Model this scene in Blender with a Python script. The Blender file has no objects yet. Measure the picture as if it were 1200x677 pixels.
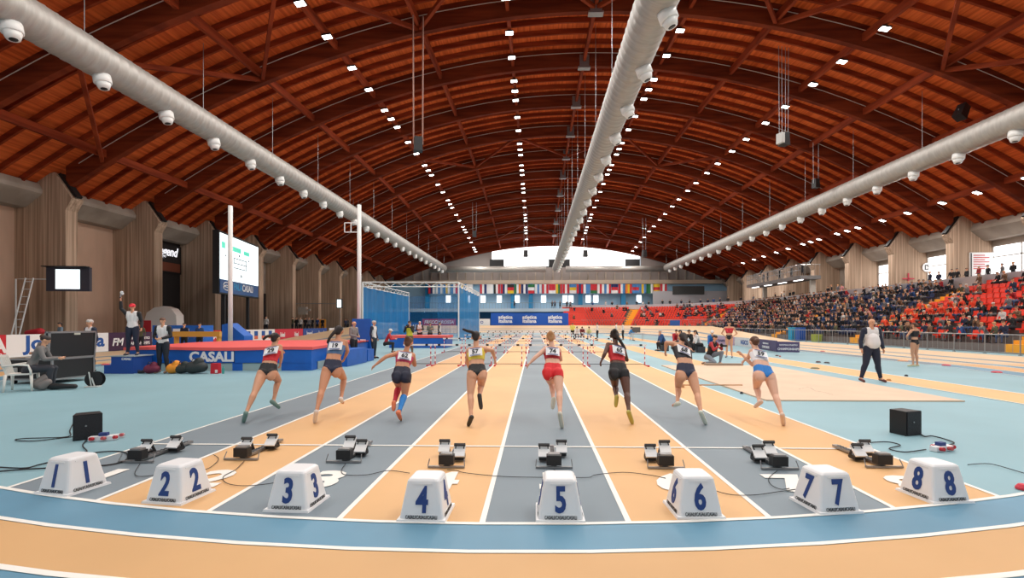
import bpy, math, random
import numpy as np
from mathutils import Vector, Matrix

random.seed(7)
C = bpy.context.scene.collection
sc = bpy.context.scene
PI = math.pi

# ------------------------------------------------------------------ camera
EYE, FPX, YAW, CX, CY = 1.66, 575.0, 0.028, 611.0, 379.0
cam = bpy.data.cameras.new('camera')
cam.sensor_width = 36.0
cam.lens = FPX / 1200.0 * 36.0
cam.shift_x = -(CX - 600.0) / 1200.0
cam.shift_y = (CY - 338.5) / 1200.0
cam.clip_end = 600
camo = bpy.data.objects.new('camera', cam)
C.objects.link(camo)
camo.location = (0, 0, EYE)
camo.rotation_euler = (PI / 2, 0, YAW)
sc.camera = camo

# ------------------------------------------------------------------ world and exposure
w = bpy.data.worlds.new('world')
sc.world = w
w.use_nodes = True
w.node_tree.nodes['Background'].inputs[0].default_value = (0.88, 0.94, 1.0, 1)
w.node_tree.nodes['Background'].inputs[1].default_value = 0.5
sc.view_settings.view_transform = 'Standard'
sc.view_settings.look = 'None'
sc.view_settings.gamma = 1.0
sc.view_settings.use_curve_mapping = False
sc.view_settings.exposure = 0.16
sc.cycles.use_denoising = True
sc.cycles.max_bounces = 6
sc.cycles.diffuse_bounces = 4
sc.cycles.transparent_max_bounces = 16
sc.cycles.sample_clamp_indirect = 4.0

LAMP_W = 430.0          # watts of one ceiling light


# ------------------------------------------------------------------ measuring helpers
_c, _s = math.cos(YAW), math.sin(YAW)


def at(px, py, d):
    """the point seen at a picture position, at a measured distance ahead"""
    lat = (px - CX) / FPX * d
    return Vector((lat * _c - d * _s, lat * _s + d * _c, EYE - (py - CY) / FPX * d))


def ground(px, py):
    return at(px, py, EYE * FPX / (py - CY))


def lin(c):
    return tuple((v / 12.92 if v <= 0.04045 else ((v + 0.055) / 1.055) ** 2.4) for v in c)


def rgb(r, g, b):
    return lin((r / 255, g / 255, b / 255)) + (1,)


# ------------------------------------------------------------------ materials
MATS = {}


def mat(name, col, rough=0.6, metal=0.0, noise=0.0, nscale=(1, 1, 1), detail=3.0, col2=None, bump=0.0, emit=0.0, spec=0.5, alpha=1.0):
    if name in MATS:
        return MATS[name]
    m = bpy.data.materials.new(name)
    m.use_nodes = True
    nt = m.node_tree
    b = nt.nodes['Principled BSDF']
    b.inputs['Base Color'].default_value = col
    b.inputs['Roughness'].default_value = rough
    b.inputs['Metallic'].default_value = metal
    b.inputs['Specular IOR Level'].default_value = spec
    b.inputs['Alpha'].default_value = alpha
    if emit:
        b.inputs['Emission Color'].default_value = col
        b.inputs['Emission Strength'].default_value = emit
    if noise or bump:
        geo = nt.nodes.new('ShaderNodeNewGeometry')
        mp = nt.nodes.new('ShaderNodeMapping')
        mp.inputs['Scale'].default_value = nscale
        nz = nt.nodes.new('ShaderNodeTexNoise')
        nz.inputs['Scale'].default_value = 1.0
        nz.inputs['Detail'].default_value = detail
        nt.links.new(geo.outputs['Position'], mp.inputs['Vector'])
        nt.links.new(mp.outputs['Vector'], nz.inputs['Vector'])
        if noise:
            rp = nt.nodes.new('ShaderNodeValToRGB')
            c2 = col2 or tuple(v * (1 - noise) for v in col[:3]) + (1,)
            rp.color_ramp.elements[0].position = 0.35
            rp.color_ramp.elements[1].position = 0.65
            rp.color_ramp.elements[0].color = c2
            rp.color_ramp.elements[1].color = col
            nt.links.new(nz.outputs['Fac'], rp.inputs['Fac'])
            nt.links.new(rp.outputs['Color'], b.inputs['Base Color'])
        if bump:
            bp = nt.nodes.new('ShaderNodeBump')
            bp.inputs['Strength'].default_value = bump
            bp.inputs['Distance'].default_value = 0.02
            nt.links.new(nz.outputs['Fac'], bp.inputs['Height'])
            nt.links.new(bp.outputs['Normal'], b.inputs['Normal'])
    MATS[name] = m
    return m


def plain(r, g, b, rough=0.65, **k):
    return mat('paint_%d_%d_%d' % (r, g, b), rgb(r, g, b), rough, **k)


M_FLOOR = mat('light_blue_rubber', rgb(140, 180, 190), 0.55, noise=0.12, nscale=(.35, .35, .35), bump=0.1)
M_GREY = mat('blue_grey_lane', rgb(127, 141, 149), 0.6, noise=0.12, nscale=(.5, .5, .5))
M_ORANGE = mat('ochre_lane', rgb(228, 180, 124), 0.6, noise=0.1, nscale=(.5, .5, .5))
M_BEND_BLUE = mat('bend_blue', rgb(100, 150, 176), 0.5, noise=0.14, nscale=(.8, .8, .8))
M_BEND_OCHRE = mat('bend_ochre', rgb(216, 170, 116), 0.6, noise=0.08, nscale=(.6, .6, .6))
M_STR_OCHRE = mat('straight_cream', rgb(214, 186, 148), 0.6, noise=0.06, nscale=(.6, .6, .6))
M_STR_DARK = mat('straight_blue_grey', rgb(116, 134, 146), 0.6)
M_LINE = mat('white_line_paint', rgb(240, 238, 230), 0.6)
M_SAND = mat('pit_cover', rgb(222, 194, 168), 0.8, noise=0.08, nscale=(1.2, 1.2, 1.2), bump=0.2)
M_DECK = mat('roof_boards', rgb(222, 108, 52), 0.7, noise=1, col2=rgb(184, 78, 34), nscale=(7, .25, 1), detail=2, spec=.15)
M_ARCH = mat('arch_timber', rgb(124, 52, 26), 0.7, noise=1, col2=rgb(92, 34, 16), nscale=(.3, .3, 3), detail=2, spec=.12)
M_JOIST = mat('joist_timber', rgb(150, 64, 34), 0.7, noise=1, col2=rgb(116, 44, 22), nscale=(.3, .3, 3), detail=2, spec=.12)
M_CONC = mat('board_marked_concrete', rgb(200, 172, 148), 0.85, noise=1, col2=rgb(150, 124, 102), nscale=(7, 7, .12), detail=5, bump=0.3)
M_CONC2 = mat('precast_concrete', rgb(172, 160, 148), 0.85, noise=1, col2=rgb(146, 134, 122), nscale=(.5, .5, .5), detail=4)
M_PANEL = mat('pinkish_wall_panel', rgb(214, 178, 154), 0.8, noise=0.12, nscale=(1, 1, .3))
M_FARWALL = mat('far_wall_concrete', rgb(150, 142, 138), 0.85, noise=0.12, nscale=(.3, .3, .1))
M_PALEBLUE = mat('pale_blue_wall', rgb(160, 196, 220), 0.7)
M_BLUEPOST = mat('blue_post', rgb(30, 130, 180), 0.5)
M_DARK = mat('painted_dark_recess', rgb(34, 28, 28), 0.8)  # near-black colour stands in for unlit depth; the surfaces are flat
M_GLASS = mat('daylight_glass', (1, 1, 1, 1), 0.3, emit=2.2)
M_LAMP = mat('lamp_face', (1, .97, .92, 1), 0.3, emit=9.0)
M_DUCT = mat('galvanised_duct', rgb(176, 172, 166), 0.5, 0.45, noise=0.12, nscale=(2, 9, 2), bump=0.25)
M_STEEL = mat('steel', rgb(150, 150, 150), 0.4, 0.7)
M_WHITEM = mat('white_metal', rgb(225, 225, 222), 0.45)
M_BLACK = mat('black_plastic', rgb(20, 20, 22), 0.5)
M_GREYP = mat('grey_parapet', rgb(186, 182, 186), 0.8)
M_STEP = mat('stand_concrete', rgb(110, 100, 96), 0.9)
M_YSTEP = mat('yellow_stair_paint', rgb(232, 158, 38), 0.7)
M_RED_SEAT = mat('red_seat', rgb(226, 62, 40), 0.45)
M_BLUE_SEAT = mat('navy_seat', rgb(30, 44, 84), 0.5)
M_MATBLUE = mat('mat_blue_vinyl', rgb(12, 96, 190), 0.5, noise=0.15, nscale=(2, 2, 2))
M_MATRED = mat('mat_red_top', rgb(226, 92, 88), 0.6)
M_NAVY = plain(28, 36, 62)
M_WHITE = mat('white_shell', rgb(238, 238, 238), 0.35)
M_INK = mat('blue_numeral', rgb(24, 62, 128), 0.5)
M_INKB = mat('black_letter', rgb(30, 30, 34), 0.5)
M_CABLE = mat('black_cable', rgb(24, 24, 26), 0.6)


# ------------------------------------------------------------------ mesh collector
class MB:
    def __init__(s):
        s.v, s.f, s.mi = [], [], []

    def add(s, vs, fs, mi=0):
        n = len(s.v)
        s.v += [tuple(p) for p in vs]
        s.f += [tuple(i + n for i in f) for f in fs]
        s.mi += [mi] * len(fs)
        return s

    def box(s, c, size, rz=0.0, mi=0, taper=1.0, M=None):
        hx, hy, hz = size[0] / 2, size[1] / 2, size[2] / 2
        vs = []
        for z, k in ((-hz, 1.0), (hz, taper)):
            for x, y in ((-hx, -hy), (hx, -hy), (hx, hy), (-hx, hy)):
                vs.append(Vector((x * k, y * k, z)))
        R = M if M is not None else Matrix.Rotation(rz, 3, 'Z')
        vs = [R @ v + Vector(c) for v in vs]
        return s.add(vs, [(0, 3, 2, 1), (4, 5, 6, 7), (0, 1, 5, 4), (1, 2, 6, 5), (2, 3, 7, 6), (3, 0, 4, 7)], mi)

    def box2(s, a, b, mi=0):
        c = [(a[i] + b[i]) / 2 for i in range(3)]
        return s.box(c, [abs(b[i] - a[i]) for i in range(3)], mi=mi)

    def beam(s, a, b, wd, ht, mi=0, up=(0, 0, 1)):
        a, b = Vector(a), Vector(b)
        d = (b - a).normalized()
        u = Vector(up)
        r = d.cross(u)
        if r.length < 1e-4:
            r = Vector((1, 0, 0))
        r.normalize()
        u = r.cross(d)
        vs = []
        for p in (a, b):
            for i, j in ((-1, -1), (1, -1), (1, 1), (-1, 1)):
                vs.append(p + r * (i * wd / 2) + u * (j * ht / 2))
        return s.add(vs, [(3, 2, 1, 0), (4, 5, 6, 7), (0, 1, 5, 4), (1, 2, 6, 5), (2, 3, 7, 6), (3, 0, 4, 7)], mi)

    def tube(s, pts, r, n=6, mi=0, caps=True):
        pts = [Vector(p) for p in pts]
        rs = r if isinstance(r, (list, tuple)) else [r] * len(pts)
        rings, prev = [], None
        for i, p in enumerate(pts):
            d = (pts[min(i + 1, len(pts) - 1)] - pts[max(i - 1, 0)]).normalized()
            if prev is None:
                a = Vector((0, 0, 1)) if abs(d.z) < .9 else Vector((1, 0, 0))
                prev = d.cross(a).normalized()
            prev = (prev - d * prev.dot(d)).normalized()
            q = d.cross(prev)
            rings.append([p + (prev * math.cos(2 * PI * k / n) + q * math.sin(2 * PI * k / n)) * rs[i] for k in range(n)])
        vs = [v for rg in rings for v in rg]
        fs = []
        for i in range(len(pts) - 1):
            for k in range(n):
                a, b = i * n + k, i * n + (k + 1) % n
                fs.append((a, b, b + n, a + n))
        if caps:
            fs.append(tuple(range(n))[::-1])
            fs.append(tuple((len(pts) - 1) * n + k for k in range(n)))
        return s.add(vs, fs, mi)

    def capsule(s, a, b, ra, rb, n=10, mi=0, squash=None):
        a, b = Vector(a), Vector(b)
        d = b - a
        L = d.length
        d = d / L if L > 1e-6 else Vector((0, 0, 1))
        x = d.cross(Vector((0, 0, 1)) if abs(d.z) < .9 else Vector((1, 0, 0))).normalized()
        y = d.cross(x)
        rings = []
        for k in (-80, -50, -20, 0):
            t = math.radians(k)
            rings.append((a + d * (ra * math.sin(t)), ra * math.cos(t)))
        for k in (0, 20, 50, 80):
            t = math.radians(k)
            rings.append((b + d * (rb * math.sin(t)), rb * math.cos(t)))
        vs = []
        for c, r in rings:
            for k in range(n):
                t = 2 * PI * k / n
                v = (x * math.cos(t) + y * math.sin(t)) * r
                if squash is not None:      # (direction, factor)
                    sd, sf = squash
                    v = v - sd * (v.dot(sd) * (1 - sf))
                vs.append(c + v)
        fs = []
        for i in range(len(rings) - 1):
            for k in range(n):
                p, q = i * n + k, i * n + (k + 1) % n
                fs.append((p, q, q + n, p + n))
        fs.append(tuple(range(n))[::-1])
        fs.append(tuple((len(rings) - 1) * n + k for k in range(n)))
        return s.add(vs, fs, mi)

    def prism(s, poly, a, b, axis='y', mi=0):
        """poly of 2-D points extruded along an axis from a to b"""
        n = len(poly)
        def P(u, v, t):
            return {'y': (u, t, v), 'x': (t, u, v), 'z': (u, v, t)}[axis]
        vs = [P(u, v, a) for u, v in poly] + [P(u, v, b) for u, v in poly]
        fs = [tuple(range(n))[::-1], tuple(range(n, 2 * n))]
        for i in range(n):
            j = (i + 1) % n
            fs.append((i, j, j + n, i + n))
        return s.add(vs, fs, mi)

    def mesh(s, name, mats, smooth=False):
        me = bpy.data.meshes.new(name)
        me.from_pydata(s.v, [], s.f)
        for m in mats:
            me.materials.append(m)
        if len(mats) > 1:
            me.polygons.foreach_set('material_index', s.mi)
        if smooth:
            me.polygons.foreach_set('use_smooth', [True] * len(me.polygons))
        me.update()
        return me

    def build(s, name, mats, parent=None, smooth=False, loc=None):
        if not isinstance(mats, (list, tuple)):
            mats = [mats]
        o = bpy.data.objects.new(name, s.mesh(name, mats, smooth))
        C.objects.link(o)
        if parent:
            o.parent = parent
        if loc is not None:
            o.location = loc
        return o


def tag(o, label, cat, group=None, kind=None):
    o['label'] = label
    o['category'] = cat
    if group:
        o['group'] = group
    if kind:
        o['kind'] = kind
    return o


def struct(o, label=None, cat=None):
    o['kind'] = 'structure'
    if label:
        o['label'] = label
        o['category'] = cat
    return o


def root(name, loc, label, cat, group=None, rz=0.0):
    o = bpy.data.objects.new(name, None)
    o.empty_display_size = .2
    C.objects.link(o)
    o.location = loc
    o.rotation_euler = (0, 0, rz)
    return tag(o, label, cat, group)


def copy_tree(o, parent=None):
    c = o.copy()
    C.objects.link(c)
    if parent is not None:
        c.parent = parent
    for ch in o.children:
        copy_tree(ch, c)
    return c


TEXTS = {}


def text_mesh(t, size, depth=0.004, bold=0.0, sx=1.0, shear=0.0):
    key = (t, size, depth, bold, sx, shear)
    if key in TEXTS:
        return TEXTS[key]
    cu = bpy.data.curves.new('lettering', 'FONT')
    cu.body = t
    cu.size = size
    cu.extrude = depth / 2
    cu.offset = bold
    cu.align_x = 'CENTER'
    cu.align_y = 'CENTER'
    cu.resolution_u = 3
    cu.shear = shear
    ob = bpy.data.objects.new('lettering', cu)
    C.objects.link(ob)
    bpy.context.view_layer.update()
    me = bpy.data.meshes.new_from_object(ob.evaluated_get(bpy.context.evaluated_depsgraph_get()))
    bpy.data.objects.remove(ob)
    bpy.data.curves.remove(cu)
    n = len(me.vertices)
    co = np.empty(n * 3)
    me.vertices.foreach_get('co', co)
    co = co.reshape(-1, 3)
    if n:
        co[:, 0] -= (co[:, 0].max() + co[:, 0].min()) / 2
        co[:, 1] -= (co[:, 1].max() + co[:, 1].min()) / 2
    co[:, 0] *= sx
    me.vertices.foreach_set('co', co.ravel())
    TEXTS[key] = me
    return me


def text(t, size, c, right, up, m, parent, name='lettering', depth=0.004, bold=0.0, sx=1.0, shear=0.0):
    """raised lettering: right / up are directions of the writing"""
    me = text_mesh(t, size, depth, bold, sx, shear).copy()
    me.materials.clear()
    me.materials.append(m)
    o = bpy.data.objects.new(name, me)
    C.objects.link(o)
    r, u = Vector(right).normalized(), Vector(up).normalized()
    nrm = r.cross(u)
    M = Matrix((r, u, nrm)).transposed().to_4x4()
    M.translation = Vector(c)
    if parent is not None:
        o.parent = parent
        M = parent_matrix(parent).inverted() @ M
    o.matrix_local = M
    return o


def parent_matrix(p):
    M = Matrix.LocRotScale(p.location, p.rotation_euler, p.scale)
    if p.parent:
        M = parent_matrix(p.parent) @ M
    return M


# ================================================================== THE HALL
BAY, Y0 = 7.42, 31.3
AX = 3.85                                   # the arches' axis
HALF = 34.2
WL, WR = AX - HALF, AX + HALF               # inner faces of the piers
ZAP = {-4: 18.6, -3: 19.3, -2: 20.1, -1: 20.8, 0: 21.4, 1: 21.8, 2: 22.0, 3: 22.1, 4: 22.1, 5: 21.9, 6: 21.4, 7: 20.8, 8: 20.1, 9: 19.2, 10: 18.3}
ZFOOT = 10.6
ARD = 1.45
YFAR = Y0 + 10 * BAY


def arch_z(x, n):
    a = math.floor(n)
    a = max(-4, min(9, a))
    za = ZAP[a] + (ZAP[a + 1] - ZAP[a]) * (n - a)
    return za - (za - ZFOOT) * ((x - AX) / HALF) ** 2


def yn(y):
    return (y - Y0) / BAY


# floor
b = MB()
b.box2((-50, -6, -0.3), (60, YFAR + 2, 0))
struct(b.build('floor', M_FLOOR), 'pale blue rubber sports floor of the hall', 'floor')

# running lanes
LX = [-5.32 + 1.22 * k for k in range(9)]
BCX, BCY, BR = -0.48, 20.4, 16.33


def bend_y(x):
    return BCY - math.sqrt(BR * BR - (x - BCX) ** 2)


for k in range(8):
    b = MB()
    xs = [LX[k] + 1.22 * i / 6 for i in range(7)]
    top = [(x, 75.0, 0.004) for x in xs]
    bot = [(x, bend_y(x), 0.004) for x in xs]
    for i in range(6):
        b.add([bot[i], bot[i + 1], top[i + 1], top[i]], [(0, 1, 2, 3)])
    struct(b.build('running_lane', M_GREY if k % 2 == 0 else M_ORANGE),
           '%s sprint lane %d, holding marker box %d' % ('blue-grey' if k % 2 == 0 else 'ochre', k + 1, k + 1), 'running lane')
for k in range(9):
    b = MB()
    x = LX[k]
    b.add([(x - .025, bend_y(x), .008), (x + .025, bend_y(x), .008), (x + .025, 75, .008), (x - .025, 75, .008)], [(0, 1, 2, 3)])
    lb = 'white line outside lane 1' if k == 0 else 'white line outside lane 8' if k == 8 else 'white line between lanes %d and %d' % (k, k + 1)
    struct(b.build('lane_line', M_LINE), lb, 'lane line')
b = MB()
b.add([(LX[0], 6.57, .011), (LX[8], 6.57, .011), (LX[8], 6.62, .011), (LX[0], 6.62, .011)], [(0, 1, 2, 3)])
struct(b.build('start_line', M_LINE), 'white start line crossing all eight lanes', 'start line')

# painted lane numerals
for k in range(8):
    o = text(str(k + 1), 0.75, ((LX[k] + LX[k + 1]) / 2 + .05, 5.15, 0.012), (1, 0, 0), (0, 1, 0), M_LINE, None, 'lane_numeral', 0.002, 0.03, 1.0)
    struct(o, 'white numeral %d painted on the floor of its lane' % (k + 1), 'painted numeral')

# oval: bands following bend - straight - bend
OFF_A = [0, .05, .50, .55, 1.10, 1.16, 1.65, 1.7, 2.4, 2.9, 3.6, 4.1]
OFF_B = [0, .05, .95, 1.0, 2.20, 2.26, 2.80, 2.86, 4.4, 5.0, 6.7, 8.4]
BMATS = ['L', 'D', 'L', 'O', 'L', 'D', 'L', 'O', 'D', 'O', 'O']
FCY = 68.0


def oval(i, u):
    """point of band edge i at path parameter u in 0..1"""
    segs = []
    near = math.radians
    # u: near bend (0-.3), east straight (.3-.5), far bend (.5-.8), west straight (.8-1)
    if u < .3:
        a = PI + PI * (u / .3)          # from west (-x) through south to east
        k = max(0.0, 1 - 1.6 * abs((u / .3) - .5) * 2 + .6)
        k = min(1, k)
        o = OFF_B[i] + (OFF_A[i] - OFF_B[i]) * k
        return BCX + (BR + o) * math.cos(a), BCY + (BR + o) * math.sin(a), 0.0
    if u < .5:
        t = (u - .3) / .2
        z = OFF_B[i] / 8.4 * 1.3 * max(0, (t - .55) / .45)
        return BCX + BR + OFF_B[i], BCY + (FCY - BCY) * t, z
    if u < .8:
        a = PI * ((u - .5) / .3)
        o = OFF_B[i]
        return BCX + (BR + o) * math.cos(a), FCY + (BR + o) * math.sin(a), OFF_B[i] / 8.4 * 1.3
    t = (u - .8) / .2
    z = OFF_B[i] / 8.4 * 1.3 * max(0, 1 - t / .45)
    return BCX - BR - OFF_B[i], FCY + (BCY - FCY) * t, z


for j in range(len(BMATS)):
    b = MB()
    N = 200
    dz = .010 if BMATS[j] == 'L' else .005
    for q in range(N + 1):
        u = q / N
        for i in (j, j + 1):
            x, y, z = oval(i, u if u < 1 else 0.0)
            if u >= 1:
                x, y, z = oval(i, 0.0)
            b.v.append((x, y, z + dz + .0004 * j))
    fs = [(2 * q, 2 * q + 1, 2 * q + 3, 2 * q + 2) for q in range(N)]
    near = lambda q: oval(j, q / N)[1] < BCY
    b.f = [f[::-1] for f in fs]
    b.mi = [0 if (near(q) or near(q + 1)) else 1 for q in range(N)]
    ms = {'L': [M_LINE, M_LINE], 'D': [M_BEND_BLUE, M_STR_DARK], 'O': [M_BEND_OCHRE, M_STR_OCHRE]}[BMATS[j]]
    o = b.build('oval_line' if BMATS[j] == 'L' else 'oval_lane', ms)
    struct(o, 'band %d of the oval track counted from the infield' % (j + 1), 'track band')

# a low plinth under the raised far bend
b = MB()
N = 40
for q in range(N + 1):
    x, y, z = oval(11, .44 + .42 * q / N)
    b.v += [(x, y, -.01), (x, y, z + .02)]
b.f = [(2 * q, 2 * q + 1, 2 * q + 3, 2 * q + 2) for q in range(N)]
b.mi = [0] * N
struct(b.build('bend_edge', M_CONC2), 'low outer edge of the raised bend', 'track edge')

# pit cover, runways
b = MB()
b.box2((4.95, 10.65, 0), (9.1, 19.4, .03))
tag(b.build('sandpit_cover', M_SAND), 'wide pale sand-coloured cover over the long jump pit', 'pit cover')
b = MB()
b.add([(10.05, 5.6, .006), (11.5, 5.6, .006), (11.5, 74, .006), (10.05, 74, .006)], [(0, 1, 2, 3)])
struct(b.build('runway', M_ORANGE), 'ochre runway strip passing beyond the pit cover', 'runway')
b = MB()
b.add([(5.9, 19.5, .006), (7.3, 19.5, .006), (7.3, 70, .006), (5.9, 70, .006)], [(0, 1, 2, 3)])
struct(b.build('runway', M_ORANGE), 'ochre runway strip ending at the pit cover', 'runway')
for x in (10.05, 11.5):
    b = MB()
    b.add([(x - .03, 5.6, .009), (x + .03, 5.6, .009), (x + .03, 74, .009), (x - .03, 74, .009)], [(0, 1, 2, 3)])
    struct(b.build('runway_line', M_LINE), 'white edge line of the runway beyond the pit, %s side' % ('lane' if x < 11 else 'stand'), 'line')
b = MB()
b.add([(5.2, 4.2, .003), (8.7, 6.0, .003), (8.7, 6.1, .003), (5.2, 4.3, .003)], [(0, 1, 2, 3)])

# ---------------------------------------------------------------- roof
# deck
b = MB()
ny0, ny1, NX = -4, 10, 36
rows = []
for n4 in range(ny0 * 2, ny1 * 2 + 1):
    n = n4 / 2
    for lay in (ARD, ARD + .18):
        rows.append([(AX + (i / NX * 2 - 1) * (HALF + 6), Y0 + n * BAY, arch_z(AX + (i / NX * 2 - 1) * (HALF + 6), n) + lay) for i in range(NX + 1)])
W_ = NX + 1
for r in rows:
    b.v += r
for q in range(0, len(rows) - 2, 2):
    for i in range(NX):
        a = q * W_ + i
        b.f.append((a, a + 2 * W_, a + 2 * W_ + 1, a + 1))
        b.f.append((a + W_, a + W_ + 1, a + 3 * W_ + 1, a + 3 * W_))
b.mi = [0] * len(b.f)
struct(b.build('ceiling', M_DECK, smooth=True), 'reddish boarded barrel roof above the arches', 'ceiling')


def curved(n, x0, x1, wd, z0, z1, segs=44):
    """a transverse member following the arch curve"""
    m = MB()
    y = Y0 + n * BAY
    for i in range(segs + 1):
        x = x0 + (x1 - x0) * i / segs
        z = arch_z(x, n)
        m.v += [(x, y - wd / 2, z + z0), (x, y + wd / 2, z + z0), (x, y + wd / 2, z + z1), (x, y - wd / 2, z + z1)]
    for i in range(segs):
        a, c = 4 * i, 4 * i + 4
        for k in range(4):
            m.f.append((a + k, c + k, c + (k + 1) % 4, a + (k + 1) % 4))
    m.f += [(0, 1, 2, 3), (4 * segs + 3, 4 * segs + 2, 4 * segs + 1, 4 * segs)]
    m.mi = [0] * len(m.f)
    return m


ORD = ['first', 'second', 'third', 'fourth', 'fifth', 'sixth', 'seventh', 'eighth', 'ninth', 'tenth', 'eleventh', 'twelfth', 'thirteenth', 'fourteenth']
for n in range(-3, 11):
    struct(curved(n, WL - .2, WR + .2, .36, 0, ARD).build('roof_arch', M_ARCH),
           'deep reddish timber arch spanning the hall, %s from the start' % ORD[n + 3], 'roof arch')
for n in range(-3, 10):
    for k in range(1, 5):
        struct(curved(n + k / 5, WL - 3, WR + 3, .14, ARD - .38, ARD, 36).build('roof_joist', M_JOIST),
               'slim curved joist under the boards, %s of four beyond the %s arch' % (ORD[k - 1], ORD[n + 3]), 'roof joist')

PURL = [-31.8, -26.7, -21.5, -16.6, -11.3, -5.6, 0, 5.9, 11.3, 16.6, 21.5, 26.7, 32.1]
for k, u in enumerate(PURL):
    m = MB()
    x = AX + u
    for n in range(-3, 10):
        za, zb = arch_z(x, n), arch_z(x, n + 1)
        m.beam((x, Y0 + n * BAY + .17, za + .62), (x, Y0 + (n + 1) * BAY - .17, zb + .62), .22, .5)
    struct(m.build('roof_purlin', M_JOIST), 'lengthwise roof beam joining the arches, %s from the scoreboard wall' % ORD[k], 'roof beam')

# hinge plates at the crown
for n in range(-1, 10):
    m = MB()
    z = arch_z(AX, n)
    m.box((AX, Y0 + n * BAY, z + .45), (.75, .44, .9))
    m.box((AX, Y0 + n * BAY, z - .06), (.95, .5, .12))
    struct(m.build('crown_hinge', M_STEEL), 'grey steel hinge plate at the crown of the %s arch' % ORD[n + 3], 'hinge plate')


# thin conduit clipped along the near face of each arch
for n in range(-1, 10):
    m = MB()
    m.tube([(AX - 33.5 + 67 * i / 40, Y0 + n * BAY - .23, arch_z(AX - 33.5 + 67 * i / 40, n) + ARD - .42) for i in range(41)], .03, 4)
    struct(m.build('cable_conduit', mat('conduit', rgb(190, 170, 160), .6)), 'thin pale conduit clipped to the face of the %s arch' % ORD[n + 3], 'conduit')


# diagonal wind braces, each a separate timber
def brace(u0, n0, u1, n1, label):
    x0, x1 = AX + u0, AX + u1
    m = MB()
    m.beam((x0, Y0 + n0 * BAY, arch_z(x0, n0) + .3), (x1, Y0 + n1 * BAY, arch_z(x1, n1) + .3), .2, .26)
    struct(m.build('wind_brace', M_JOIST), label, 'roof brace')


for n, nm in ((-1, 'nearest'), (3, 'middle'), (8, 'far')):
    for s0 in (-1, 1):
        for k in range(*{-1: (0, 6), 3: (3, 6), 8: (4, 6)}[n]):
            ua, ub = s0 * PURL[12 - k] * (1 if s0 > 0 else 1), s0 * PURL[12 - k - 1]
            if k % 2 == 0:
                brace(ua, n + 1, ub, n, '%s bay diagonal timber brace, %s from the %s wall' % (nm, ORD[k], 'stand' if s0 > 0 else 'scoreboard'))
            else:
                brace(ua, n, ub, n + 1, '%s bay diagonal timber brace, %s from the %s wall' % (nm, ORD[k], 'stand' if s0 > 0 else 'scoreboard'))


# ---------------------------------------------------------------- piers, spandrels, side walls
def pier(side, n):
    if side < 0:
        f = lambda px: px
        kx = WL
        S = 1
    else:
        kx = WR
        S = -1
    P = [(0, 0), (0, 9.0), (.42, 9.75), (-.75, 11.45), (-1.5, 11.3), (-2.3, 10.9), (-5.2, 10.9), (-5.2, 0)]
    poly = [(kx + S * x, z) for x, z in P]
    y = Y0 + n * BAY
    m = MB()
    m.prism(poly, y - .42, y + .42)
    # the bearing shoe between pier and arch
    o = m.build('concrete_pier', M_CONC)
    struct(o, 'tall board-marked concrete pier, %s on the %s wall' % (ORD[n + 3], 'scoreboard' if side < 0 else 'stand'), 'concrete pier')
    m = MB()
    m.beam((kx - S * .62, y, 11.42), (kx + S * .5, y, 9.9), .44, .16)
    m.build('arch_shoe', M_BLACK, o)


for side in (-1, 1):
    for n in range(-2, 10):
        pier(side, n)
    S = 1 if side < 0 else -1
    kx = WL if side < 0 else WR
    for n in range(-2, 10):
        y1, y2 = Y0 + n * BAY + .42, Y0 + (n + 1) * BAY - .42
        P = [(-1.75, 10.72), (-1.5, 10.3), (-1.52, 10.05), (-2.65, 9.2), (-3.4, 9.15), (-3.4, 11.0)]
        m = MB()
        m.prism([(kx + S * x, z) for x, z in P], y1, y2)
        struct(m.build('edge_beam', M_CONC2), 'sloping precast edge beam above bay %d of the %s wall' % (n + 3, 'scoreboard' if side < 0 else 'stand'), 'edge beam')

# scoreboard-side wall, bay by bay
for n in range(-2, 10):
    y1, y2 = Y0 + n * BAY, Y0 + (n + 1) * BAY
    m = MB()
    x = WL - 3.4
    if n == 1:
        m.box2((x - .3, y1, 0), (x, y2, 9.4), 1)  # solid slab coloured dark in place of the unlit opening
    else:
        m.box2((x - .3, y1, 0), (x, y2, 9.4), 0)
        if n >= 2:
            m.box2((x, y1 + .42, 0.0), (x + .05, y2 - .42, 5.4), 1)  # dark sheet on the wall face, no real recess behind it
    struct(m.build('wall_left', [M_PANEL if n < 3 else M_CONC2, M_DARK]), 'infill wall in bay %d of the scoreboard wall' % (n + 3), 'wall')

# stand-side wall with bright glazed bays
for n in range(-2, 10):
    y1, y2 = Y0 + n * BAY, Y0 + (n + 1) * BAY
    x = WR + 3.4
    m = MB()
    m.box2((x, y1, 0), (x + .3, y2, 5.7))
    m.box2((x, y1, 8.6), (x + .3, y2, 9.4))
    if n in (0, 1, 2, 3, 6, 7):
        m.box2((x, y1, 5.7), (x + .3, y1 + 1.6, 8.6))
        glazed = True
    else:
        m.box2((x, y1, 5.7), (x + .3, y2, 8.6))
        glazed = False
    struct(m.build('wall_right', M_CONC2), 'concrete wall in bay %d above the stand' % (n + 3), 'wall')
    if glazed:
        g = MB()
        g.box2((x + .1, y1 + 1.6, 5.7), (x + .16, y2, 8.6))
        g = g.build('window_%d' % (n + 1), M_GLASS)
        struct(g, 'bright daylit window in bay %d above the stand' % (n + 3), 'window')
        m = MB()
        for yy in (y1 + 1.7, (y1 + y2) / 2 + .6, y2 - .5):
            m.box2((x + .02, yy - .07, 5.7), (x + .18, yy + .07, 8.6))
        m.box2((x + .02, y1 + 1.6, 7.6), (x + .18, y2, 7.72))
        m.build('window_frame', M_WHITEM, g)

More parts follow.
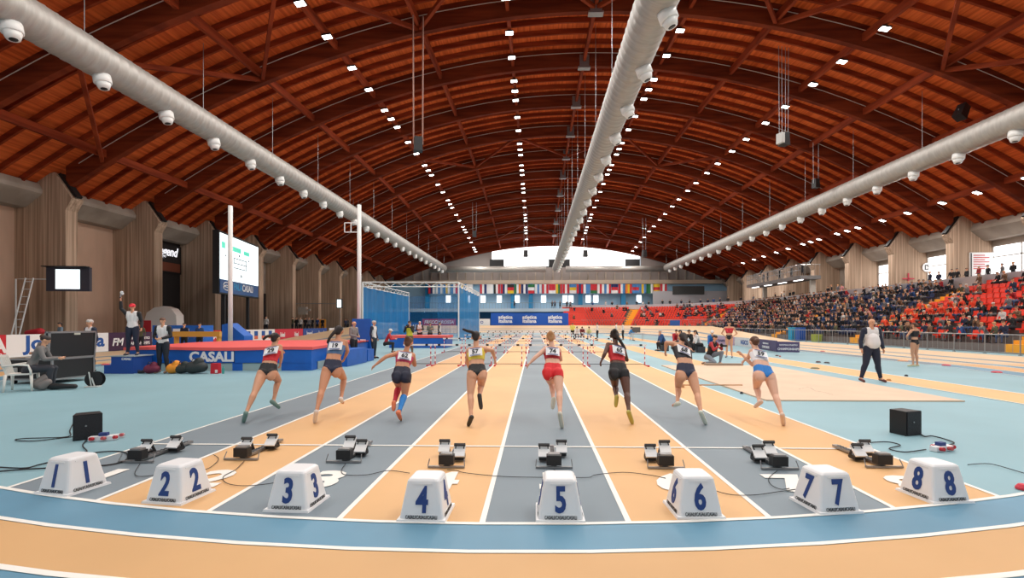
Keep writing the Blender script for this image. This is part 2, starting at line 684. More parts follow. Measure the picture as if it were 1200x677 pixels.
# concourse floor behind the stand
b = MB()
b.box2((35.2, 12, 4.45), (WR + 3.4, YFAR, 4.6))
struct(b.build('concourse_slab', M_STEP), 'floor of the walkway behind the stand', 'floor')

# ---------------------------------------------------------------- far wall
def ztop_far(x):
    return arch_z(x, 10) + .2


b = MB()
YF = YFAR + .2
xs = [WL - 3.4 + (WR - WL + 6.8) * i / 40 for i in range(41)]
for i in range(40):
    xa, xb = xs[i], xs[i + 1]
    xm = (xa + xb) / 2
    zlo = 10.9
    if -9.8 < xm < 22.4:
        segs = [(10.9, 13.9)]
    else:
        segs = [(10.9, 13.9), (13.9, None)]
    for lo, hi in segs:
        if hi is None:
            b.add([(xa, YF, lo), (xb, YF, lo), (xb, YF, max(lo, ztop_far(xb) + 1)), (xa, YF, max(lo, ztop_far(xa) + 1)),
                   (xa, YF + .3, lo), (xb, YF + .3, lo), (xb, YF + .3, max(lo, ztop_far(xb) + 1)), (xa, YF + .3, max(lo, ztop_far(xa) + 1))],
                  [(0, 1, 2, 3), (7, 6, 5, 4), (3, 2, 6, 7), (1, 5, 6, 2), (4, 0, 3, 7)])
        else:
            b.box2((xa, YF, lo), (xb, YF + .3, hi))
struct(b.build('wall_back', M_FARWALL), 'grey concrete gable wall at the far end', 'wall')
b = MB()
for i in range(41):
    x = xs[i]
    b.box2((x - .12, YF - .25, 10.95), (x + .12, YF, 13.3))
struct(b.build('trim_1', M_CONC2), 'ribs of the concrete band below the gable window', 'trim')
b = MB()
b.box2((xs[0], YF - 1.2, 10.1), (xs[-1], YF + .3, 10.9))
struct(b.build('trim_2', mat('beige_beam', rgb(196, 176, 156), .8)), 'long beige beam above the row of flags', 'trim')
# gable window
g = MB()
n = 24
pts = [(-9.8 + 32.2 * i / n) for i in range(n + 1)]
for i in range(n):
    xa, xb = pts[i], pts[i + 1]
    g.add([(xa, YF + .15, 13.9), (xb, YF + .15, 13.9), (xb, YF + .15, ztop_far(xb)), (xa, YF + .15, ztop_far(xa))], [(0, 1, 2, 3)])
g = g.build('window_20', M_GLASS)
struct(g, 'wide white arched daylight window in the gable', 'window')
m = MB()
for a, c in ((-9.8, -6.7), (2.9, 4.9 + 2.6), (19.3, 22.4)):
    m.box2((a, YF - .05, 13.9), (c, YF + .1, 15.5))
m.box2((-9.8, YF - .05, 13.8), (22.4, YF + .1, 14.0))
m.build('dark_panel', M_BLACK, g)
# lower far wall
b = MB()
b.box2((xs[0], YF, 0), (xs[-1], YF + .3, 10.1))
struct(b.build('wall_back.001', M_PALEBLUE), 'pale blue lower wall behind the gallery', 'wall')
wn = 30
for px in (566, 637, 662, 669, 689, 698, 748, 548, 525, 585, 606):
    p = at(px, 350, YF)
    g = MB()
    g.box2((p.x - .5, YF - .06, 6.2), (p.x + .5, YF - .01, 7.7))
    struct(g.build('window_%d' % wn, M_GLASS), 'small bright window in the pale blue wall, %s' % ('number %d along it' % (wn - 29)), 'window')
    wn += 1
for k, px in enumerate((622, 680, 700 + 30, 643 - 22, 601, 545, 500, 460)):
    if k == 3:
        continue
    p = at(px, 350, YF - 1.5)
    m = MB()
    m.box2((p.x - .45, YF - 1.6, 4.6), (p.x + .45, YF - .9, 10.1))
    struct(m.build('blue_column', M_BLUEPOST), 'bright blue column of the far gallery, at station %s' % ORD[k], 'column')
# gallery slab + lower wall
b = MB()
b.box2((WL - 3, YF - 5, 4.1), (7, YF, 4.75), 0)
b.box2((WL - 3, YF - 1, 0), (7, YF - .8, 4.1), 1)
struct(b.build('gallery_slab', [mat('gallery_edge', rgb(190, 205, 215), .7), mat('under_gallery_blue', rgb(28, 84, 124), .7)]), 'far gallery floor with blue wall beneath', 'gallery')
b = MB()
for i in range(60):
    x = WL - 2 + i * .62
    if x > 6.8:
        break
    b.box2((x - .02, YF - 4.98, 4.75), (x + .02, YF - 4.94, 5.9))
b.box2((WL - 3, YF - 5, 5.88), (7, YF - 4.92, 5.95))
tag(b.build('gallery_railing', M_STEEL), 'thin grey railing along the far gallery edge', 'railing')
# gym machines and dark people on the gallery are simple standing figures (added with the crowd)

# right of the far wall: grey wall and a dark sign above the parapet
b = MB()
b.box2((24.5, YF - 3, 4.6), (WR + 3, YF - 2.7, 8.4))
struct(b.build('wall_back.002', M_GREYP), 'light grey partition behind the far corner of the stand', 'wall')
b = MB()
b.box2((28.5, YF - 3.2, 7.7), (35, YF - 3.02, 9.4))
tag(b.build('sponsor_board', mat('dark_sign', rgb(62, 62, 60), .6)), 'dark lettered board above the far corner walkway', 'sign')

# flags
FL = [('r', 'w', 'n'), ('w', 'w', 'w'), ('k', 'w', 'r'), ('r', 'n', 'w'), ('k', 'r', 'y'), ('g', 'w', 'o'), ('n', 'w', 'n'), ('g', 'w', 'r'), ('w', 'b', 'w'),
      ('r', 'w', 'r'), ('r', 'r', 'w'), ('y', 'g', 'r'), ('r', 'w', 'r'), ('b', 'y', 'w'), ('r', 'n', 'r'), ('w', 'b', 'b'), ('r', 'r', 'g'), ('w', 'r', 'w'), ('b', 'w', 'r'),
      ('n', 'r', 'w'), ('r', 'w', 'b'), ('o', 'y', 'r'), ('b', 'r', 'b'), ('b', 'y', 'b'), ('g', 'g', 'w'), ('y', 'r', 'y'), ('r', 'w', 'r')]
FC = {'r': plain(196, 34, 48), 'w': plain(232, 232, 232), 'n': plain(30, 40, 96), 'k': plain(40, 36, 38), 'y': plain(226, 190, 40),
      'g': plain(34, 110, 60), 'o': plain(226, 120, 40), 'b': plain(70, 130, 190)}
FN = {'r': 'red', 'w': 'white', 'n': 'navy', 'k': 'black', 'y': 'yellow', 'g': 'green', 'o': 'orange', 'b': 'light blue'}
for k, f in enumerate(FL):
    for side in (0,):
        px = 566 + k * 8.1
        p = at(px, 340, YF - 2.2)
        hor = k % 3 == 1
        m = MB()
        w_, h_ = 1.35, 1.95
        for j in range(3):
            for q in range(6):
                ya = YF - 2.2 + .06 * math.sin(q * 1.3 + k)
                yb = YF - 2.2 + .06 * math.sin((q + 1) * 1.3 + k)
                xa, xb = p.x - w_ / 2 + w_ * q / 6, p.x - w_ / 2 + w_ * (q + 1) / 6
                if hor:
                    mi, z1, z2 = j, 9.95 - h_ * j / 3, 9.95 - h_ * (j + 1) / 3
                else:
                    if j:
                        continue
                    mi, z1, z2 = q // 2, 9.95, 9.95 - h_
                m.add([(xa, ya, z2), (xb, yb, z2), (xb, yb, z1), (xa, ya, z1), (xa, ya + .02, z2), (xb, yb + .02, z2), (xb, yb + .02, z1), (xa, ya + .02, z1)],
                      [(0, 1, 2, 3), (7, 6, 5, 4)], mi)
        o = m.build('flag', [FC[c] for c in f])
        tag(o, '%s, %s and %s flag, %s along the far row' % (FN[f[0]], FN[f[1]], FN[f[2]], ORD[k] if k < 14 else 'number %d' % (k + 1)), 'flag', 'national flags on the far wall')
for k in range(11):
    px = 505 + (k % 6) * 9.0
    if k > 5:
        break
    p = at(px, 340, YF - 2.2)
    f = FL[(k * 5 + 3) % 27]
    m = MB()
    for j in range(3):
        m.box2((p.x - .68 + .453 * j, YF - 2.22, 8.0), (p.x - .68 + .453 * (j + 1), YF - 2.18, 9.95), j)
    tag(m.build('flag', [FC[c] for c in f]), '%s, %s and %s flag seen through the blue net, %s' % (FN[f[0]], FN[f[1]], FN[f[2]], ORD[k]), 'flag', 'national flags on the far wall')


# ---------------------------------------------------------------- ducts
def lobed(m, x, z, r, y0, y1, step=.5):
    pts = []
    y = y0
    rs = []
    while y < y1:
        pts += [(x, y, z), (x, y + .06, z), (x, y + .12, z)]
        rs += [r, r + .02, r]
        y += step
    pts.append((x, y1, z))
    rs.append(r)
    m.tube(pts, rs, 20)


DUCTS = [(-19.0, 'silver air duct running above the scoreboard side', -1), (4.3, 'silver air duct running down the middle of the hall', 0), (27.0, 'silver air duct running above the stand', 1)]
for x, lb, sd in DUCTS:
    r0 = root('air_duct', (x, 2, 13.1), lb, 'air duct', 'long air ducts')
    m = MB()
    lobed(m, 0, 0, .74, 0, YFAR - 6.3)
    m.build('duct', M_DUCT, r0, smooth=True)
    y = 4.0
    first = None
    while y < YFAR - 6:
        if first is None:
            m = MB()
            ax = Vector((.75 * (1 if sd >= 0 else -1) if sd else .35, 0, -.66 if sd else -.94)).normalized()
            if sd < 0:
                ax = Vector((.2, 0, -1)).normalized()
            if sd > 0:
                ax = Vector((-.1, 0, -1)).normalized()
            m.tube([ax * .66, ax * 1.0, ax * 1.02], [.33, .33, .3], 14)
            m.tube([ax * 1.0, ax * 1.25], [.29, .2], 14)
            m.tube([ax * 1.24, ax * 1.26], [.13, .13], 14, mi=1)
            first = m.mesh('nozzle', [M_WHITEM, M_BLACK], True)
        o = bpy.data.objects.new('nozzle', first)
        C.objects.link(o)
        o.parent = r0
        o.location = (0, y, 0)
        y += 3.71
    # hanger wires
    for n in range(-3, 10):
        for du in (-.6,):
            m = MB()
            yy = Y0 + (n + .5) * BAY
            m.tube([(0, yy - 2, .7), (0, yy - 2, arch_z(x, n + .5) + 1.3 - 13.1)], .02, 4)
            m.build('hanger_wire', M_STEEL, r0)
r0 = root('cross_duct', (0, YF - 3.2, 13.0), 'silver air duct crossing the far gable under the window', 'air duct', 'long air ducts')
m = MB()
m.tube([(-22, 0, 0), (2.3, 0, 0)], .62, 16)
m.build('duct', M_DUCT, r0, True)
m = MB()
m.tube([(6.4, 0, 0), (29, 0, 0)], .62, 16)
m.build('duct', M_DUCT, r0, True)

# ---------------------------------------------------------------- ceiling lights
LROWS = [(-16.4, [2, 3] * 8, 'above the scoreboard side'), (-5.6, [2, 3, 2, 3, 3, 3, 2, 3, 3, 1], 'along the crown'), (5.9, [2, 3, 2, 3, 3, 2, 2, 3, 3, 1], 'beside the central duct'),
         (16.6, [2] * 10, 'above the infield on the stand side'), (31.9, [2, 2, 2, 3, 3, 2, 2, 1], 'above the spectator stand')]
lm = MB()
lm.box((0, 0, .06), (.56, .42, .1), mi=0)
lm = lm.mesh('lamp_housing', [M_BLACK])
lf = MB()
for sx in (-.13, .13):
    lf.box((sx, 0, 0), (.235, .38, .03), mi=0)
lf = lf.mesh('lamp_face', [M_LAMP])
ld = bpy.data.lights.new('ceiling_lamp', 'AREA')
ld.shape = 'RECTANGLE'
ld.size, ld.size_y = .5, .4
ld.energy = LAMP_W
ld.color = (1.0, .96, .91)
for u, pat, nm in LROWS:
    cnt = 0
    for j, c in enumerate([2, 2, 2, 2] + pat):  # leading bays lie out of view; rows extended there to brighten the near floor
        n = j - 4
        if n >= 10:
            break
        for q in range(c):
            fr = (.27, .73)[q] if c == 2 else (.25, .5, .75)[q] if c == 3 else .3
            x = AX + u
            nn = n + fr
            z = arch_z(x, nn) + .16
            cnt += 1
            slope = -math.atan(2 * (arch_z(AX, nn) - ZFOOT) * u / HALF ** 2)
            r0 = root('ceiling_light', (x, Y0 + nn * BAY, z), 'square white ceiling light %s, number %d from the start' % (nm, cnt), 'ceiling light', 'ceiling lights %s' % nm)
            r0.rotation_euler = (0, -slope * .6, 0)
            for nm2, me in (('housing', lm), ('lamp_face', lf)):
                o = bpy.data.objects.new(nm2, me)
                C.objects.link(o)
                o.parent = r0
            if q == 0 or c == 1:
                lo = bpy.data.objects.new('ceiling_lamp', ld)
                C.objects.link(lo)
                lo.parent = r0
                lo.location = (0, 0, -.08)

# ---------------------------------------------------------------- hanging loudspeakers
for k, (px, py, d, sz, lb) in enumerate(((490, 169, 30, .85, 'black loudspeaker hanging on two long bars beside the lamps'), (919, 163, 33, .85, 'black and grey loudspeaker cluster hanging on four wires'),
                                     (1127, 131, 33, 1.0, 'tilted black loudspeaker hanging above the stand'), (956, 215, 44, .8, 'dark loudspeaker hanging beyond the stand duct'),
                                     (556, 274, 75, .9, 'small loudspeaker hanging far off before the gable'), (616, 297, 82, 1.1, 'loudspeaker seen against the gable window, nearer the net'),
                                     (686, 297, 82, 1.1, 'loudspeaker seen against the gable window, nearer the stand'), (755, 297, 82, 1.1, 'far loudspeaker hanging beside the gable window'),
                                     (417, 218, 60, .8, 'small dark loudspeaker hanging past the scoreboard duct'))):
    p = at(px, py, d)
    r0 = root('hanging_loudspeaker', p, lb, 'loudspeaker', 'hanging loudspeakers')
    r0.rotation_euler = (0, (.5 if k == 2 else 0), .3)
    m = MB()
    m.box((0, 0, 0), (sz * .62, sz * .6, sz), taper=.85)
    m.build('cabinet', M_BLACK, r0)
    if k == 1:
        m = MB()
        m.box((-.35, -.05, 0), (.25, .5, sz * .8))
        m.build('horn', plain(190, 190, 186), r0)
    zt = arch_z(p.x, yn(p.y)) + .3 - p.z
    m = MB()
    offs = ((-.3, 0), (.3, 0)) if k != 1 else ((-.45, 0), (-.2, 0), (.1, 0), (.35, 0))
    for ox, oy in offs:
        m.tube([(ox * .9, oy, 0), (ox, oy, zt)], .025 if k else .045, 4)
    o = m.build('suspension', plain(150, 110, 96) if k == 0 else M_STEEL, r0)
    o.rotation_euler = (0, -(.5 if k == 2 else 0), 0)

# ================================================================== THE STAND
FX, SCX, SCY, SR = 25.0, 10.0, 77.0, 15.0
S0 = 14.0
SL1 = SCY - S0
SL2 = SL1 + SR * PI / 2
SL3 = SL2 + 4.5
NROW, TREAD, RISE, ZB = 10, .92, .42, .5


def stand(s, t):
    """plan position at arc length s of the front edge, t metres back; also the outward angle"""
    if s <= SL1:
        return FX + t, S0 + s, 0.0
    if s <= SL2:
        a = (s - SL1) / SR
        return SCX + (SR + t) * math.cos(a), SCY + (SR + t) * math.sin(a), a
    return SCX - (s - SL2), SCY + SR + t, PI / 2


ss = [q * 3.0 for q in range(int(SL1 / 3) + 1)] + [SL1 + SR * PI / 2 * k / 14 for k in range(1, 15)] + [SL3]
b = MB()
prof = [(1.2, 0)]
for r in range(NROW):
    prof += [(1.2 + TREAD * r, ZB + RISE * r), (1.2 + TREAD * (r + 1), ZB + RISE * r)]
prof += [(1.2 + TREAD * NROW, 4.6), (12.5, 4.6)]
for s in ss:
    for t, z in prof:
        x, y, a = stand(s, t)
        b.v.append((x, y, z))
np_ = len(prof)
for q in range(len(ss) - 1):
    for i in range(np_ - 1):
        a = q * np_ + i
        b.f.append((a, a + np_, a + np_ + 1, a + 1))
e = (len(ss) - 1) * np_
b.f.append(tuple(range(e, e + np_)))
b.mi = [0] * len(b.f)
struct(b.build('stand_steps', M_STEP), 'stepped concrete spectator stand curving round the far corner', 'stand')

STAIRS = [13.5, 27.0, 40.5, 54.0, 66.9, 80.3]
for k, s in enumerate(STAIRS):
    m = MB()
    for r in range(NROW):
        for h in (0, 1):
            t0 = 1.2 + TREAD * r + h * TREAD / 2
            z = ZB + RISE * r + h * RISE / 2
            q = []
            for sgn in (-.6, .6):
                for t in (t0 - .02, t0 + TREAD / 2 + .02):
                    x, y, a = stand(s + sgn, t)
                    q.append((x, y))
            zz0, zz1 = max(0, z - .45), z + .02
            P = [q[0], q[2], q[3], q[1]]
            m.add([(p[0], p[1], zz0) for p in P] + [(p[0], p[1], zz1) for p in P],
                  [(0, 3, 2, 1), (4, 5, 6, 7), (0, 1, 5, 4), (1, 2, 6, 5), (2, 3, 7, 6), (3, 0, 4, 7)])
    struct(m.build('stand_stair', M_YSTEP), 'yellow-orange stair flight climbing the stand, %s from the start' % ORD[k], 'stairs')

# parapet behind the stand
b = MB()
T0 = 1.2 + TREAD * NROW
for s in ss:
    for t, z in ((T0, 4.2), (T0 + .14, 4.2), (T0 + .14, 5.5), (T0, 5.5)):
        x, y, a = stand(s, t)
        b.v.append((x, y, z))
for q in range(len(ss) - 1):
    for i in range(4):
        a, c = q * 4 + i, q * 4 + (i + 1) % 4
        b.f.append((a, a + 4, c + 4, c))
b.mi = [0] * len(b.f)
struct(b.build('stand_parapet', M_GREYP), 'pale grey parapet wall topping the stand', 'parapet')

# front railing, in bays
sp = 0.0
k = 0
while sp < SL2 - .5:
    st = 2.0
    m = MB()
    pa = stand(sp, 0)
    pb = stand(sp + st, 0)
    zb_ = 1.25 if sp > 50 else 0
    A, B = Vector((pa[0], pa[1], zb_)), Vector((pb[0], pb[1], zb_))
    r0 = root('barrier_railing', A, 'steel barrier panel before the stand, number %d from the start' % (k + 1), 'barrier', 'steel barrier panels along the stand')
    D = B - A
    m.tube([(0, 0, 0), (0, 0, 1.07)], .03, 6)
    m.box((0, 0, .02), (.12, .12, .04))
    m.build('post', M_STEEL, r0)
    m = MB()
    m.tube([Vector((0, 0, 1.07)), D + Vector((0, 0, 1.07))], .03, 6)
    m.tube([Vector((0, 0, .12)), D + Vector((0, 0, .12))], .018, 5)
    m.build('rail', M_STEEL, r0)
    m = MB()
    for j in range(1, 5):
        p = D * (j / 5)
        m.tube([p + Vector((0, 0, .12)), p + Vector((0, 0, 1.05))], .011, 4)
    m.build('bars', M_STEEL, r0)
    if sp < 36:
        m = MB()
        for j in range(2):
            p = D * (.25 + .5 * j)
            q = D.normalized() * .35
            m.add([p - q + Vector((.03, 0, .16)), p + q + Vector((.03, 0, .16)), p + q + Vector((.03, 0, 1.0)), p - q + Vector((.03, 0, 1.0))], [(0, 1, 2, 3)])
    sp += st
    k += 1

# seats
sm = MB()
sm.box((0, .02, .40), (.42, .38, .04))
sm.box((0, .03, .30), (.10, .26, .18))
sm.box((0, .21, .58), (.42, .05, .36), M=Matrix.Rotation(-.14, 3, 'X'))
sm.box((-.2, .02, .44), (.03, .36, .06))
sm.box((.2, .02, .44), (.03, .36, .06))
SEAT_R = sm.mesh('stadium_seat', [M_RED_SEAT])
SEAT_B = sm.mesh('stadium_seat', [M_BLUE_SEAT])


def seat_pose(s, r, dt=0.0):
    t = 1.2 + TREAD * r + .5 + dt
    x, y, a = stand(s, t)
    return Vector((x, y, ZB + RISE * r)), a - PI / 2    # local -y faces the track


def density(s, r):
    Y = S0 + s
    if s < 13.5:
        return .35
    if s < 27:
        if r >= 5:
            return .22
        return .7 if Y > 34 else .38
    if s < 40.5:
        return .62
    if s < SL1:
        return .86
    if s < 66.9:
        return .5 if r > 2 else .2
    if s < 74:
        return .3 if r > 4 else .08
    if s < 79:
        return .12
    if s < 82:
        return .4 if r > 7 else .04
    return .03


sites = []
for r in range(NROW):
    s = 11.0
    while s < SL3 - .3:
        sc_ = 1 + (1.2 + TREAD * r) / SR if s > SL1 else 1
        if min(abs(s - q) for q in STAIRS) > .85 / sc_ + .1:
            sites.append((s, r))
        s += .52 / sc_
random.shuffle(sites)
sitters, empties = [], []
for s, r in sites:
    (sitters if random.random() < density(s, r) else empties).append((s, r))


def distc(q):
    p, a = seat_pose(*q)
    return p.length


sitters.sort(key=distc)
empties.sort(key=distc)
# things clearly out of frame are left out
def in_frame(p, pad=30):
    d = -p.x * _s + p.y * _c
    d = -_s * p.x + _c * p.y
    lat = p.x * _c + p.y * _s
    if d < 1:
        return False
    px = CX + FPX * lat / d
    return -pad < px < 1200 + pad


sitters = [q for q in sitters if in_frame(seat_pose(*q)[0])]
empties = [q for q in empties if in_frame(seat_pose(*q)[0])]
BLK = lambda s: 'beside the nearest stair' if s < 20 else 'in the near red block' if s < 27 else 'in the navy seat block' if s < 40.5 else 'in the packed block' if s < 54 else 'just before the corner' if s < SL1 else 'in the curved far corner'
for i, (s, r) in enumerate(empties[:300]):
    p, a = seat_pose(s, r)
    blue = 27 < s < 40.5
    o = bpy.data.objects.new('stadium_seat', SEAT_B if blue else SEAT_R)
    C.objects.link(o)
    o.location = p
    o.rotation_euler = (0, 0, a)
    tag(o, 'empty %s plastic seat in the %s row %s' % ('navy' if blue else 'red', ORD[r], BLK(s)), 'seat', 'empty %s seats in the %s row %s' % ('navy' if blue else 'red', ORD[r], BLK(s)))
b = MB()
sv, sf = sm.v, sm.f
for s, r in empties[300:]:
    p, a = seat_pose(s, r)
    ca, sa = math.cos(a), math.sin(a)
    b.add([(v[0] * ca - v[1] * sa + p.x, v[0] * sa + v[1] * ca + p.y, v[2] + p.z) for v in sv], sf, 1 if 27 < s < 40.5 else 0)
tag(b.build('stadium_seats', [M_RED_SEAT, M_BLUE_SEAT]), 'the farther empty seats round the curved end of the stand', 'seats', kind='stuff')

# ================================================================== PEOPLE
SKIN = mat('skin', rgb(214, 160, 128), 0.5, spec=.3)
SKIN_T = mat('skin_tanned', rgb(206, 146, 112), 0.5, spec=.3)
SKIN_P = mat('skin_pale', rgb(226, 178, 152), 0.5, spec=.3)
SKIN_D = mat('skin_dark', rgb(92, 58, 44), 0.45, spec=.4)
HAIR_D = mat('hair_dark', rgb(38, 28, 26), 0.6)
HAIR_B = mat('hair_brown', rgb(92, 60, 42), 0.6)
HAIR_L = mat('hair_blonde', rgb(186, 138, 92), 0.6)
HAIR_G = mat('hair_grey', rgb(190, 186, 180), 0.7)


def remesh(mb, voxel, smooth_it=3):
    me = mb.mesh('tmp', [SKIN])
    ob = bpy.data.objects.new('tmp', me)
    C.objects.link(ob)
    mo = ob.modifiers.new('r', 'REMESH')
    mo.mode = 'VOXEL'
    mo.voxel_size = voxel
    mo.use_smooth_shade = True
    s = ob.modifiers.new('s', 'SMOOTH')
    s.factor = .5
    s.iterations = smooth_it
    bpy.context.view_layer.update()
    out = bpy.data.meshes.new_from_object(ob.evaluated_get(bpy.context.evaluated_depsgraph_get()))
    bpy.data.objects.remove(ob)
    bpy.data.meshes.remove(me)
    return out


def lerp(a, b, t):
    return a + (b - a) * t


class Body:
    """One continuous figure from joints (all in one frame). f = the way the chest faces."""

    def __init__(s, P, f, bulk=1.0, fem=True, voxel=.011, fingers=True, look=None, belly=0.0, grip=False):
        s.P = P = {k: Vector(v) for k, v in P.items()}
        s.f = f = Vector(f).normalized()
        m = MB()
        B = s.bones = []       # (kind, a, b, ra, rb)

        def cap(kind, a, b, ra, rb, sq=None, n=12, reg=True):
            m.capsule(a, b, ra, rb, n, squash=sq)
            if reg:
                B.append((kind, Vector(a), Vector(b), ra, rb))
        Cs = (P['Sa'] + P['Sb']) / 2
        Hp = (P['Pa'] + P['Pb']) / 2
        T = P['T']
        up = (Cs - Hp).normalized()
        s.up, s.Cs, s.Hp = up, Cs, Hp
        s.L = (Cs - Hp).length
        side = (P['Sb'] - P['Sa']).normalized()
        fx = side.cross(up)
        if fx.dot(f) < 0:
            fx = -fx
        fx.normalize()
        s.fx = fx
        k = bulk
        sq = (fx, .78)
        wc = .055 if fem else .075
        for q in ('a', 'b'):
            S, Pq = P['S' + q], P['P' + q]
            Si = lerp(S, Cs, .42) - up * .05 * k
            cap('torso', Si, lerp(T, T + (Pq - Hp), .62), .088 * k, .07 * k, sq)
            cap('torso', lerp(T, T + (Pq - Hp), .62), lerp(Pq, Hp, .2) + up * .02, .072 * k, .092 * k, (fx, .9))
            cap('torso', lerp(S, Cs, .75) + up * .02, S, .05 * k, .054 * k)
            # glute
            if fem or True:
                m.capsule(Pq - fx * .03 * k - up * .02 + (Hp - Pq) * .1, Pq - fx * .02 * k - up * .08 + (Hp - Pq) * .05, .083 * k, .078 * k, 12)
        cap('torso', Cs - up * .07, T, .1 * k, .082 * k, sq)
        cap('torso', T, Hp, .085 * k, .1 * k, sq)
        if fem:
            for q in ('a', 'b'):
                p_ = lerp(P['S' + q], Cs, .5) - up * .16 + fx * .055
                m.capsule(p_, p_ + fx * .02, .055, .045, 10)
        if belly:
            m.capsule(lerp(Hp, Cs, .3) + fx * .08, lerp(Hp, Cs, .52) + fx * .07, .11 + belly * .6, .1 + belly * .5, 14)
            B.append(('torso', lerp(Hp, Cs, .3) + fx * .08, lerp(Hp, Cs, .52) + fx * .07, .11 + belly * .6, .1 + belly * .5))
        # neck, head
        H = P['H']
        hu = (H - P['N'])
        hu = (hu.normalized() + up * .4).normalized() if hu.length > 1e-3 else up
        lk = Vector(look) if look is not None else fx
        lk = (lk - hu * lk.dot(hu)).normalized()
        s.H, s.hu, s.lk = H, hu, lk
        cap('neck', Cs + up * .02, H - hu * .06, .052 * k, .046 * k)
        hs = .93 if fem else 1.0
        s.hs = hs
        sd = hu.cross(lk).normalized()
        s.sd = sd
        cap('head', H - lk * .022 + hu * .02, H + lk * .02 + hu * .022, .083 * hs, .08 * hs, (sd, .9))
        cap('head', H + lk * .025 - hu * .03, H + lk * .048 - hu * .075, .058 * hs, .034 * hs, (sd, .9))
        m.capsule(H + lk * .09 - hu * .005, H + lk * .104 - hu * .03, .011, .014, 8)
        for e in (-1, 1):
            m.capsule(H + sd * e * .078 * hs - hu * .03, H + sd * e * .082 * hs + hu * .012, .013, .017, 8)
        # arms
        for q in ('a', 'b'):
            S, E, Wr = P['S' + q], P['E' + q], P['W' + q]
            cap('uarm', S, lerp(S, E, .5), .05 * k, .042 * k)
            cap('uarm', lerp(S, E, .5), E, .042 * k, .035 * k)
            d = (Wr - E).normalized()
            wrist = Wr - d * .05
            cap('farm', E, lerp(E, wrist, .35), .035 * k, .036 * k)
            cap('farm', lerp(E, wrist, .35), wrist, .036 * k, .023 * k)
            # hand: flattened palm, four fingers, thumb
            out = (S - Cs).normalized()
            pn = d.cross(fx)
            pn = (out - d * out.dot(d))
            if pn.length < .2:
                pn = fx - d * fx.dot(d)
            pn.normalize()
            lat = d.cross(pn).normalized()
            if lat.dot(fx) < 0:
                lat = -lat          # thumb towards the front
            cap('hand', wrist, wrist + d * .065, .026, .034, (pn, .5))
            if fingers:
                base = wrist + d * .07
                curl = -pn
                for j in range(4):
                    b0 = base + lat * (.027 - .018 * j) * 1.1
                    ln = (.034, .038, .035, .028)[j]
                    c1 = b0 + d * ln + curl * (.012 if not grip else .02)
                    c2 = c1 + (d * (.6 if not grip else -.1) + curl * (.7 if not grip else .9)).normalized() * ln * .75
                    m.capsule(b0, c1, .0095, .009, 7)
                    m.capsule(c1, c2, .009, .0078, 7)
                t0 = wrist + d * .02 + lat * .024
                t1 = t0 + (lat * .7 + d * .7).normalized() * .035
                m.capsule(t0, t1, .012, .0105, 7)
                m.capsule(t1, t1 + (d * .9 + curl * .4).normalized() * .028, .0105, .009, 7)
                B.append(('hand', base, base + d * .07 + curl * .03, .03, .02))
            else:
                cap('hand', wrist + d * .065, wrist + d * .13 - pn * .02, .032, .018, (pn, .5))
        # legs
        for q in ('a', 'b'):
            Pq, K, A, Tt = P['P' + q], P['K' + q], P['A' + q], P['T' + q]
            cap('thigh', Pq, lerp(Pq, K, .35), .094 * k, .088 * k)
            cap('thigh', lerp(Pq, K, .35), K, .088 * k, .055 * k)
            sh = (A - K).normalized()
            back = -(fx - sh * fx.dot(sh))
            toe = (Tt - A)
            bk = -(toe - sh * toe.dot(sh))
            bk = bk.normalized() if bk.length > .02 else back.normalized()
            c1 = lerp(K, A, .28) + bk * .018
            cap('calf', K, c1, .051 * k, .056 * k)
            cap('calf', c1, lerp(K, A, .62) + bk * .006, .056 * k, .04 * k)
            cap('calf', lerp(K, A, .62), A, .037 * k, .03 * k)
            td = toe.normalized()
            heel = A + sh * .035 - td * .035
            ball = Tt - td * .03
            cap('foot', A, heel, .032, .032)
            cap('foot', heel, ball, .032, .03)
            cap('foot', ball, Tt, .03, .022)
            cap('foot', A + td * .02, ball, .03, .024)
        s.me = remesh(m, voxel)
        s.analyse()

    def analyse(s):
        me = s.me
        n = len(me.vertices)
        co = np.empty(n * 3)
        me.vertices.foreach_get('co', co)
        s.co = co = co.reshape(-1, 3)
        best = np.full(n, 1e9)
        s.bi = np.zeros(n, int)
        s.bt = np.zeros(n)
        for i, (kd, a, b_, ra, rb) in enumerate(s.bones):
            a_, d = np.array(a), np.array(b_ - a)
            L2 = max(d @ d, 1e-9)
            t = np.clip((co - a_) @ d / L2, 0, 1)
            ds = np.linalg.norm(co - (a_ + t[:, None] * d), axis=1) - (ra + (rb - ra) * t)
            k = ds < best
            best[k] = ds[k]
            s.bi[k] = i
            s.bt[k] = t[k]
        s.kind = np.array([b_[0] for b_ in s.bones])[s.bi]
        # height on the trunk: 0 at hips, 1 at shoulders
        s.h = ((co - np.array(s.Hp)) @ np.array(s.up)) / s.L
        # overall fraction along thigh / calf / arms
        s.tt = np.zeros(n)
        s.leg = np.zeros(n, int)
        for kd, j0, j1 in (('thigh', 'P', 'K'), ('calf', 'K', 'A'), ('uarm', 'S', 'E'), ('farm', 'E', 'W'), ('foot', 'A', 'T')):
            mk = s.kind == kd
            if not mk.any():
                continue
            dd = []
            for q in ('a', 'b'):
                a, b_ = np.array(s.P[j0 + q]), np.array(s.P[j1 + q])
                d = b_ - a
                t = ((co[mk] - a) @ d) / max(d @ d, 1e-9)
                dist = np.linalg.norm(co[mk] - (a + np.clip(t, 0, 1)[:, None] * d), axis=1)
                dd.append((t, dist))
            w0 = dd[0][1] <= dd[1][1]
            s.tt[mk] = np.where(w0, dd[0][0], dd[1][0])
            s.leg[mk] = np.where(w0, 0, 1)
        me.update()
        nr = np.empty(n * 3)
        me.vertices.foreach_get('normal', nr)
